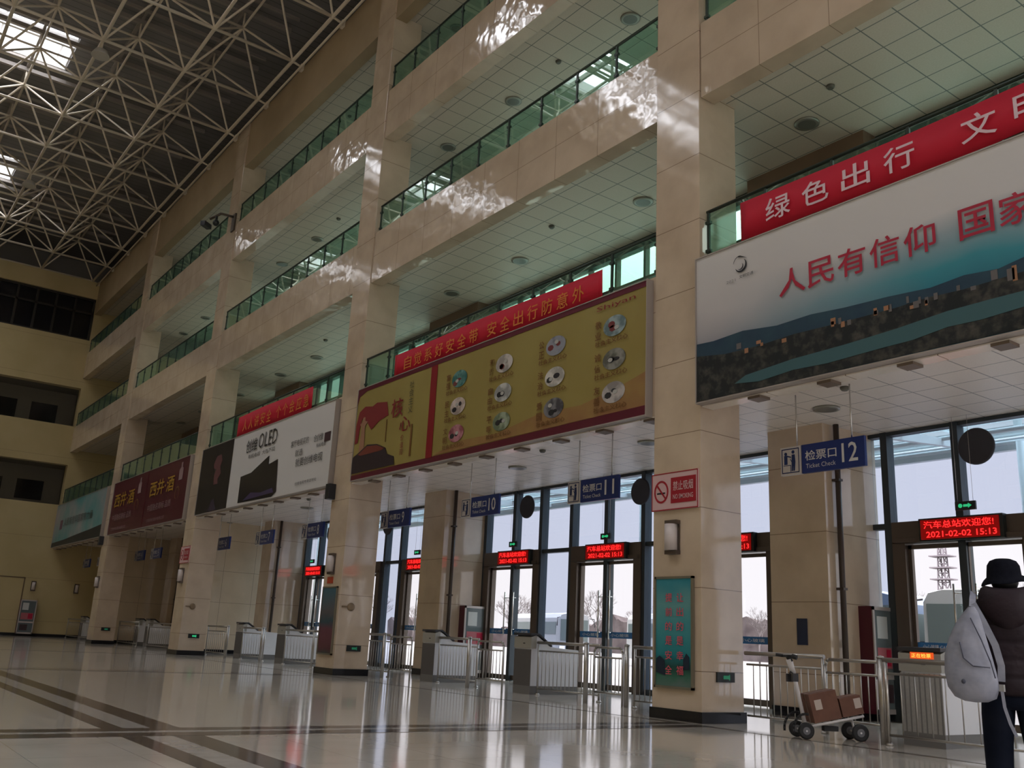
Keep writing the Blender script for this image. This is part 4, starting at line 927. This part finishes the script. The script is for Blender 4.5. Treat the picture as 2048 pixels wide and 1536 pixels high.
N = [(0, 0, .92, .13, .10), (0, 0, 1.1, .115, .09), (0, 0, 1.28, .14, .095), (0, 0, 1.40, .09, .07), (0, .01, 1.47, .05, .05), (0, .02, 1.53, .062, .07), (0, .025, 1.60, .074, .092), (0, .02, 1.66, .06, .075)]
E = [(i, i+1) for i in range(7)]
for sg in (-1, 1):
    b = len(N); N += [(sg*.10, 0, .86, .085), (sg*.115, .01, .50, .058), (sg*.12, -.01, .12, .038), (sg*.125, .03, .05, .035), (sg*.13, .15, .035, .03)]
    E += [(0, b), (b, b+1), (b+1, b+2), (b+2, b+3), (b+3, b+4)]
    b = len(N); N += [(sg*.17, 0, 1.37, .055), (sg*.25, -.02, 1.12, .042), (sg*.21, .14, .98, .030), (sg*.19, .19, .96, .025)]
    E += [(3, b), (b, b+1), (b+1, b+2), (b+2, b+3)]; hand(sg, N, E, b+3)
body = skin('body', N, E, M_skin, person)
MB().ball(pw(0, .122, 1.56), .016, 8, (1, 1.2, 1.6)).build('nose', M_skin, person)
for sg in (-1, 1):
    MB().ball(pw(sg*.03, .105, 1.59), .010, 8).build('eye', mat('eye_dark', (.02, .015, .012), .2), person)
    MB().ball(pw(sg*.076, .02, 1.575), .022, 8, (.45, .8, 1.3)).build('ear', M_skin, person)
MB().ball(pw(0, .110, 1.52), .014, 8, (1.7, .5, .5)).build('mouth', mat('lip', (.35, .12, .10), .4), person)
MB().ball(pw(0, -.012, 1.575), .092, 14, (.98, .90, 1.15)).build('hair', mat('black_hair', (.008, .008, .010), .5), person)
def loft(mb, rings_, n=28, wob=.0):
    """rings_: (z, cx, cy, rx, ry) in the person's frame, closed at both ends"""
    vv = [pw(cx+rx*math.copysign(abs(math.cos(a))**.9, math.cos(a)), cy+ry*math.sin(a)*(1+wob*math.sin(5*a+z*11)), z) for z, cx, cy, rx, ry in rings_ for a in [2*math.pi*i/n for i in range(n)]]
    k = len(rings_); mb._add(vv, [(j*n+i, j*n+(i+1) % n, (j+1)*n+(i+1) % n, (j+1)*n+i) for j in range(k-1) for i in range(n)] , True)
    mb._add(vv, [tuple(range(n))[::-1], tuple(range((k-1)*n, k*n))]); return mb
# padded jacket
M_jack = speckled('dark_plum_nylon', (.012, .007, .010), (.018, .010, .014), 6, .62, bump=.008, bscale=14, ior=1.3)
jk = []; prof = [(.81, .205, .15), (.86, .23, .165), (.95, .232, .165), (1.05, .225, .16), (1.16, .225, .158), (1.26, .225, .155), (1.34, .21, .14), (1.40, .17, .115), (1.45, .12, .095), (1.505, .095, .085)]
def pr(z):
    for (a, b, c), (d, e_, f) in zip(prof, prof[1:]):
        if a <= z <= d: t_ = (z-a)/(d-a); return b+(e_-b)*t_, c+(f-c)*t_
    return prof[-1][1:]
jk.append((.81, 0, -.01, .17, .12))
for i in range(47):
    z = .81+i*.0149; a, b = pr(min(z, 1.505)); ph = ((z-.81) % .115)/.115; k = -.014*(1-min(1, 6*min(ph, 1-ph)))*(1 if z < 1.32 else .2); jk.append((z, 0, -.01 if z < 1.38 else 0, a+k, b+k))
loft(MB(), jk, 32, .025).build('jacket', M_jack, person)
for sg in (-1, 1):
    N = [(sg*.11, -.005, 1.385, .085), (sg*.16, -.01, 1.37, .09), (sg*.215, -.015, 1.31, .082), (sg*.26, -.03, 1.20, .074), (sg*.275, -.03, 1.12, .070), (sg*.25, .06, 1.04, .060), (sg*.215, .135, .985, .050)]
    skin('sleeve', N, [(i, i+1) for i in range(6)], M_jack, person)
# hood lying on the shoulders and quilting seams
hd = []
for j, (z, rx, ry, cy) in enumerate(((1.515, .10, .085, -.035), (1.52, .13, .105, -.045), (1.50, .155, .125, -.055), (1.45, .175, .13, -.065), (1.39, .175, .12, -.085), (1.32, .145, .09, -.11), (1.26, .09, .05, -.125), (1.235, .03, .02, -.13))):
    hd.append([pw(rx*math.cos(a), cy+ry*math.sin(a), z+.012*math.cos(2*a)) for a in [2*math.pi*i/24 for i in range(24)]])
hb = MB(); hb._add([p for r_ in hd for p in r_], [(j*24+i, j*24+(i+1) % 24, (j+1)*24+(i+1) % 24, (j+1)*24+i) for j in range(7) for i in range(24)], True); hb.build('hood', M_jack, person)
# trousers and shoes
M_tr = speckled('navy_trousers', (.004, .006, .013), (.007, .009, .017), 10, .9, ior=1.2)
tr_ = MB(); loft(tr_, [(.72, 0, 0, .14, .10), (.76, 0, 0, .19, .13), (.84, 0, 0, .20, .14), (.93, 0, 0, .19, .13), (.97, 0, 0, .17, .12)], 28)
for sg in (-1, 1): loft(tr_, [(.05, sg*.128, .01, .074, .085), (.12, sg*.128, 0, .078, .088), (.3, sg*.125, 0, .082, .09), (.5, sg*.12, .01, .09, .095), (.68, sg*.108, .0, .102, .115), (.8, sg*.098, 0, .105, .125), (.86, sg*.09, 0, .10, .12)], 24, .03)
tr_.build('trousers', M_tr, person)
for sg in (-1, 1):
    skin('shoe', [(sg*.128, -.06, .06, .055), (sg*.130, .06, .055, .055), (sg*.137, .18, .045, .045)], [(0, 1), (1, 2)], M_tyre, person)
    q = MB(); q.prism([(0, 0), (1, 0), (1, 1), (0, 1)], 0, 0); c = [pw(sg*.128+dx*.05, dy, z) for z in (0, .018) for dx, dy in ((-1, -.08), (1, -.08), (1.1, .1), (.6, .21), (-.6, .21), (-1.1, .1))]
    q = MB()._add(c, [(0, 1, 2, 3, 4, 5), (11, 10, 9, 8, 7, 6)] + [(i, (i+1) % 6, 6+(i+1) % 6, 6+i) for i in range(6)]); q.build('sole', M_dark, person)
# bucket hat, brim turned up on one side
M_hat = speckled('black_wool_hat', (.003, .0035, .007), (.006, .0065, .011), 40, .95, ior=1.2)
hb = MB(); rings = []
for (r_, z, cy) in ((.0, 1.722, .01), (.05, 1.72, .01), (.085, 1.705, .01), (.103, 1.675, .01), (.108, 1.63, .01), (.112, 1.585, .01), (.135, 1.565, .01), (.148, 1.545, .01), (.146, 1.54, .01), (.118, 1.565, .01)):
    rg = []
    for i in range(32):
        a = 2*math.pi*i/32; k = max(0, (r_-.112)/.036); lift = k*(.035*max(0, math.cos(a-.3))-.012*max(0, -math.cos(a)))
        rg.append(pw(r_*math.cos(a)*(1+.0*k), cy+r_*1.12*math.sin(a), z+lift+.004*math.sin(5*a)*k+max(0, math.sin(a))*r_*.42*min(1, (1.72-z)/.1)))
    rings.append(rg)
hb._add([p for r_ in rings for p in r_], [(j*32+i, j*32+(i+1) % 32, (j+1)*32+(i+1) % 32, (j+1)*32+i) for j in range(9) for i in range(32)], True); hb.build('hat', M_hat, person)
# backpack hanging off one shoulder (held by the person: a thing of its own)
bp_ = thing('backpack', 'pale grey soft backpack hanging from the shoulder of the person', 'backpack', pw(-.24, -.2, .77))
M_bag = speckled('pale_grey_fabric', (.19, .20, .25), (.24, .25, .30), 12, .7, bump=.012, bscale=9)
rings = []
for z, cx, hw, hd_ in ((1.375, -.215, .02, .02), (1.34, -.22, .045, .035), (1.27, -.235, .08, .06), (1.17, -.25, .115, .08), (1.05, -.258, .145, .095), (.94, -.255, .158, .10), (.85, -.245, .155, .095), (.79, -.235, .125, .075), (.765, -.23, .07, .045), (.76, -.23, .01, .01)):
    rings.append([pw(cx+hw*math.cos(a)*(1+.03*math.sin(3*a+z*9)), -.235+hd_*math.sin(a)*(1+.05*math.sin(4*a+z*7)), z) for a in [2*math.pi*i/28 for i in range(28)]])
q = MB(); q._add([p for r_ in rings for p in r_], [(j*28+i, j*28+(i+1) % 28, (j+1)*28+(i+1) % 28, (j+1)*28+i) for j in range(9) for i in range(28)], True); q.build('bag', M_bag, bp_)
M_seam = mat('bag_dark_seam', (.05, .055, .08), .6)
def strap(pts, wd, nm, m_):
    q = MB(); P_ = [Vector(pw(*p)) for p in pts]; vv = []
    side = Vector((math.cos(PA), math.sin(PA), 0)); bk = Vector((math.sin(PA), -math.cos(PA), 0))
    for i, p in enumerate(P_):
        d = (P_[min(i+1, len(P_)-1)]-P_[max(i-1, 0)]).normalized(); s_ = d.cross(bk).normalized()
        vv += [p-s_*wd, p+s_*wd, p+s_*wd+bk*.008, p-s_*wd+bk*.008]
    q._add(vv, [(i*4+j, (i+1)*4+j, (i+1)*4+(j+1) % 4, i*4+(j+1) % 4) for i in range(len(P_)-1) for j in range(4)]+[(0, 1, 2, 3), (len(vv)-4, len(vv)-1, len(vv)-2, len(vv)-3)])
    return q.build(nm, m_, bp_)
strap([(-.19, .05, 1.46), (-.20, -.06, 1.485), (-.205, -.15, 1.44), (-.21, -.2, 1.38)], .02, 'strap', M_bag)
strap([(-.205, -.19, 1.40), (-.15, -.235, 1.28), (-.09, -.24, 1.13), (-.065, -.235, 1.0), (-.07, -.23, .90)], .022, 'strap', M_bag)
MB().path([pw(-.225, -.30, 1.30), pw(-.17, -.325, 1.16), pw(-.125, -.335, 1.02), pw(-.105, -.32, .92)], .004, 5).build('zip', M_seam, bp_)
MB().path([pw(-.30, -.33, 1.14), pw(-.285, -.345, 1.04), pw(-.23, -.345, .99), pw(-.13, -.33, .985)], .004, 5).build('pocket_seam', M_seam, bp_)
MB().obox(pw(-.075, -.245, .86), (Vector((1, 0, 0)), Vector((0, 1, 0)), ZU), .02, .01, .022).build('buckle', mat('grey_buckle', (.42, .42, .42), .3, .5), bp_)
strap([(-.072, -.25, .84), (-.065, -.25, .74), (-.04, -.25, .64), (-.01, -.25, .565)], .010, 'loose_strap', M_bag)
MB().ball(pw(-.295, -.325, .89), .016, 8, (1, .5, 1)).build('toggle', M_seam, bp_)

# ------------------------------------------------------------ outside: yard, canopy, coaches, trees
tag(MB().box(-260, 160, 15.7, 420, -.3, -.12).build('outside_ground', speckled('pale_wet_paving', (.11, .105, .10), (.14, .135, .13), .3, .35)), kind='structure')
M_canw = mat('white_canopy_steel', (.70, .74, .76), .4)
cn = thing('entrance_canopy', 'white steel and glass canopy outside over the window wall', 'canopy', (-20, 18, 5.5))
M_cang = glass('canopy_glass', (.62, .80, .80), 1.4, 0, (.45, .6, .6), .35)
x = -58
while x < 6: MB().prism([(15.6, 5.25), (15.6, 5.5), (21.2, 5.86), (21.2, 5.74)], x-.06, x+.06).build('rafter', M_canw, cn); x += 3.94
for y, z in ((16.2, 5.56), (17.8, 5.66), (19.4, 5.78), (21.15, 5.9)):
    MB().tube((-58, y, z-.05), (6, y, z-.05), .05, 8).build('purlin', M_canw, cn)
MB().box(-58, 6, 21.15, 21.3, 5.68, 5.94).build('fascia', M_canw, cn)
MB()._add([(-58, 15.6, 5.6), (6, 15.6, 5.6), (6, 21.2, 5.96), (-58, 21.2, 5.96)], [(0, 1, 2, 3)]).build('canopy_glass', M_cang, cn)
x = -57
while x < 5: MB().tube((x, 20.9, -.12), (x, 20.9, 5.8), .09, 10).build('post', M_canw, cn); x += 11.82
def coach(x, y, yaw, label, c1, c2, L_=9.0):
    t = thing('coach', label, 'bus', (x, y, -.12)); ca, sa = math.cos(yaw), math.sin(yaw)
    X = Vector((ca, sa, 0)); Y = Vector((-sa, ca, 0))
    def W(a, b, z): return Vector((x, y, 0)) + X*a + Y*b + ZU*z
    prof = [(-1.25, .3), (-1.25, 1.2), (-1.22, 2.75), (-1.05, 3.02), (-.6, 3.12), (.6, 3.12), (1.05, 3.02), (1.22, 2.75), (1.25, 1.2), (1.25, .3)]
    n_ = len(prof); st_ = [(0, .94), (.25, 1.0), (L_-.2, 1.0), (L_, .96)]
    vv = [W(a*k, b, .3+(z-.3)*(1 if k == 1 else .985)) for b, k in st_ for a, z in prof]
    MB()._add(vv, [tuple(range(n_)), tuple(range(3*n_, 4*n_))[::-1]] + [(j*n_+i, j*n_+(i+1) % n_, (j+1)*n_+(i+1) % n_, (j+1)*n_+i) for j in range(3) for i in range(n_)]).build('body', mat(*c1), t)
    A = (X, Y, ZU)
    MB().obox(W(0, -.01, 1.95), A, 1.05, .02, .72).build('windscreen', mat(*c2), t)
    for sg in (-1, 1):
        MB().obox(W(sg*1.245, L_/2, 2.05), A, .02, L_/2-.4, .42).build('side_window', mat(*c2), t)
        MB().path([W(sg*1.15, -.02, 2.8), W(sg*1.42, -.25, 2.75), W(sg*1.45, -.28, 2.2)], .035, 6).build('mirror', M_dark, t)
        MB().obox(W(sg*.9, -.0, .75), A, .2, .03, .1).build('headlight', mat('headlight_glass', (.8, .8, .8), .2), t)
        for b in (1.9, L_-2.2): MB().lathe(W(sg*1.0, b, .38), X*sg, [(.5, 0), (.5, .25), (.3, .26)], 20).build('wheel', M_tyre, t)
    MB().obox(W(0, -.02, .52), A, 1.15, .03, .12).build('bumper', mat('bumper_grey', (.2, .2, .21), .5), t)
    MB().obox(W(0, -.03, 1.1), A, .26, .01, .09).build('number_plate', mat('plate_yellow', (.5, .38, .05), .5), t)
wg = ('hazy_windscreen', (.07, .09, .09), .15)
coach(-14.6, 27, .12, 'white coach with dark windscreen parked outside the nearest doors', ('coach_white', (.24, .25, .25), .3), wg)
coach(-18.2, 27.5, .05, 'pale blue coach parked beside the white coach outside', ('coach_pale_blue', (.10, .14, .21), .3), wg)
coach(-38, 42, 1.2, 'white coach parked far out in the yard, seen through the doors under sign 11', ('coach_white', (.24, .25, .25), .3), wg)
coach(-52, 44, 1.3, 'silver coach parked far out in the yard, seen through the doors under sign 10', ('coach_silver', (.20, .21, .22), .3), wg)
# bare trees in the haze
M_tree = mat('hazy_bark', (.105, .09, .09), .9)
def tree(x, y, h, seed, far):
    r_ = random.Random(seed); mb = MB(); t = thing('bare_tree', 'bare grey tree %s' % far, 'tree', (x, y, -.12), 'bare winter trees beyond the yard')
    MB().tube((x, y, -.12), (x, y, h*.45), h*.018, 6, h*.012).build('trunk', M_tree, t)
    def br(p, d, l, w_, k):
        q = p+d*l; mb.tube(p, q, w_, 4, w_*.6, caps=False)
        if k == 0: return
        for _ in range(3 if k > 1 else 4):
            nd = (d+Vector((r_.uniform(-.75, .75), r_.uniform(-.75, .75), r_.uniform(-.1, .5)))).normalized(); br(q, nd, l*r_.uniform(.6, .85), w_*.62, k-1)
    for _ in range(5): br(Vector((x, y, h*r_.uniform(.25, .45))), Vector((r_.uniform(-.8, .8), r_.uniform(-.8, .8), 1)).normalized(), h*.2, h*.009, 4)
    mb.build('branches', M_tree, t)
rt_ = random.Random(11)
for i in range(34):
    x = -165+i*5.6+rt_.uniform(-2, 2); y = 80+(i % 3)*8+rt_.uniform(-1.5, 1.5)+max(0, (-60-x))*.1
    tree(x, y, rt_.uniform(6, 8.5), i, 'in the hazy row beyond the coach yard')
hl = MB(); pts = []; x = -200
rh = random.Random(5); hh = 4
while x < 60: hh = min(6.2, max(2.6, hh+rh.uniform(-.7, .7))); pts.append((x, hh+rh.uniform(-.25, .25))); x += .8
nn = len(pts); hl._add([(a, y, -.12) for y in (112, 116) for a, b in pts]+[(a+rh.uniform(-.3, .3), y, b*(1 if y == 112 else .9)) for y in (112, 116) for a, b in pts], [(i, i+1, 2*nn+i+1, 2*nn+i) for i in range(nn-1)]+[(2*nn+i, 2*nn+i+1, 3*nn+i+1, 3*nn+i) for i in range(nn-1)]+[(nn+i, 3*nn+i, 3*nn+i+1, nn+i+1) for i in range(nn-1)])
tag(hl.build('treeline', speckled('hazy_treeline', (.050, .041, .042), (.085, .072, .072), .6, .95, ior=1.1)), 'long uneven grey brown treeline on the horizon beyond the coach yard', 'treeline', kind='stuff')
lt = thing('street_lamp', 'pale curved street lamp standing in the yard beyond the doors', 'street lamp', (-38.5, 50, -.12))
MB().tube((-38.5, 50, -.12), (-38.5, 50, 6.2), .09, 8, .06).path([(-38.5, 50, 6.2), (-38.3, 50, 6.7), (-37.6, 50, 6.95), (-36.9, 50, 6.9)], .05, 6).build('pole', mat('pale_lamp_post', (.17, .17, .17), .5), lt)
MB().box(-37.2, -36.5, 49.9, 50.1, 6.82, 6.92).build('lamp_head', mat('pale_lamp_post', (.5, .5, .5)), lt)
tw = thing('lattice_tower', 'faint grey lattice tower standing far off in the haze', 'tower', (-112, 200, -.12))
q = MB(); z = 0
M_far = mat('far_haze_grey', (.17, .15, .165), .9)
while z < 26:
    a = 1.6*(1-z/40); b = 1.6*(1-(z+2)/40); C4 = [(-1, -1), (1, -1), (1, 1), (-1, 1)]
    for i in range(4):
        p, r_ = C4[i], C4[(i+1) % 4]
        q.tube((-112+p[0]*a, 200+p[1]*a, z), (-112+p[0]*b, 200+p[1]*b, z+2), .16, 4, caps=False); q.tube((-112+p[0]*a, 200+p[1]*a, z), (-112+r_[0]*b, 200+r_[1]*b, z+2), .1, 4, caps=False); q.tube((-112+p[0]*a, 200+p[1]*a, z), (-112+r_[0]*a, 200+r_[1]*a, z), .1, 4, caps=False)
    z += 2
for z in (18.5, 21, 23.5): q.box(-114.4, -109.6, 198.5, 201.5, z, z+.25)
q.build('frame', M_far, tw)
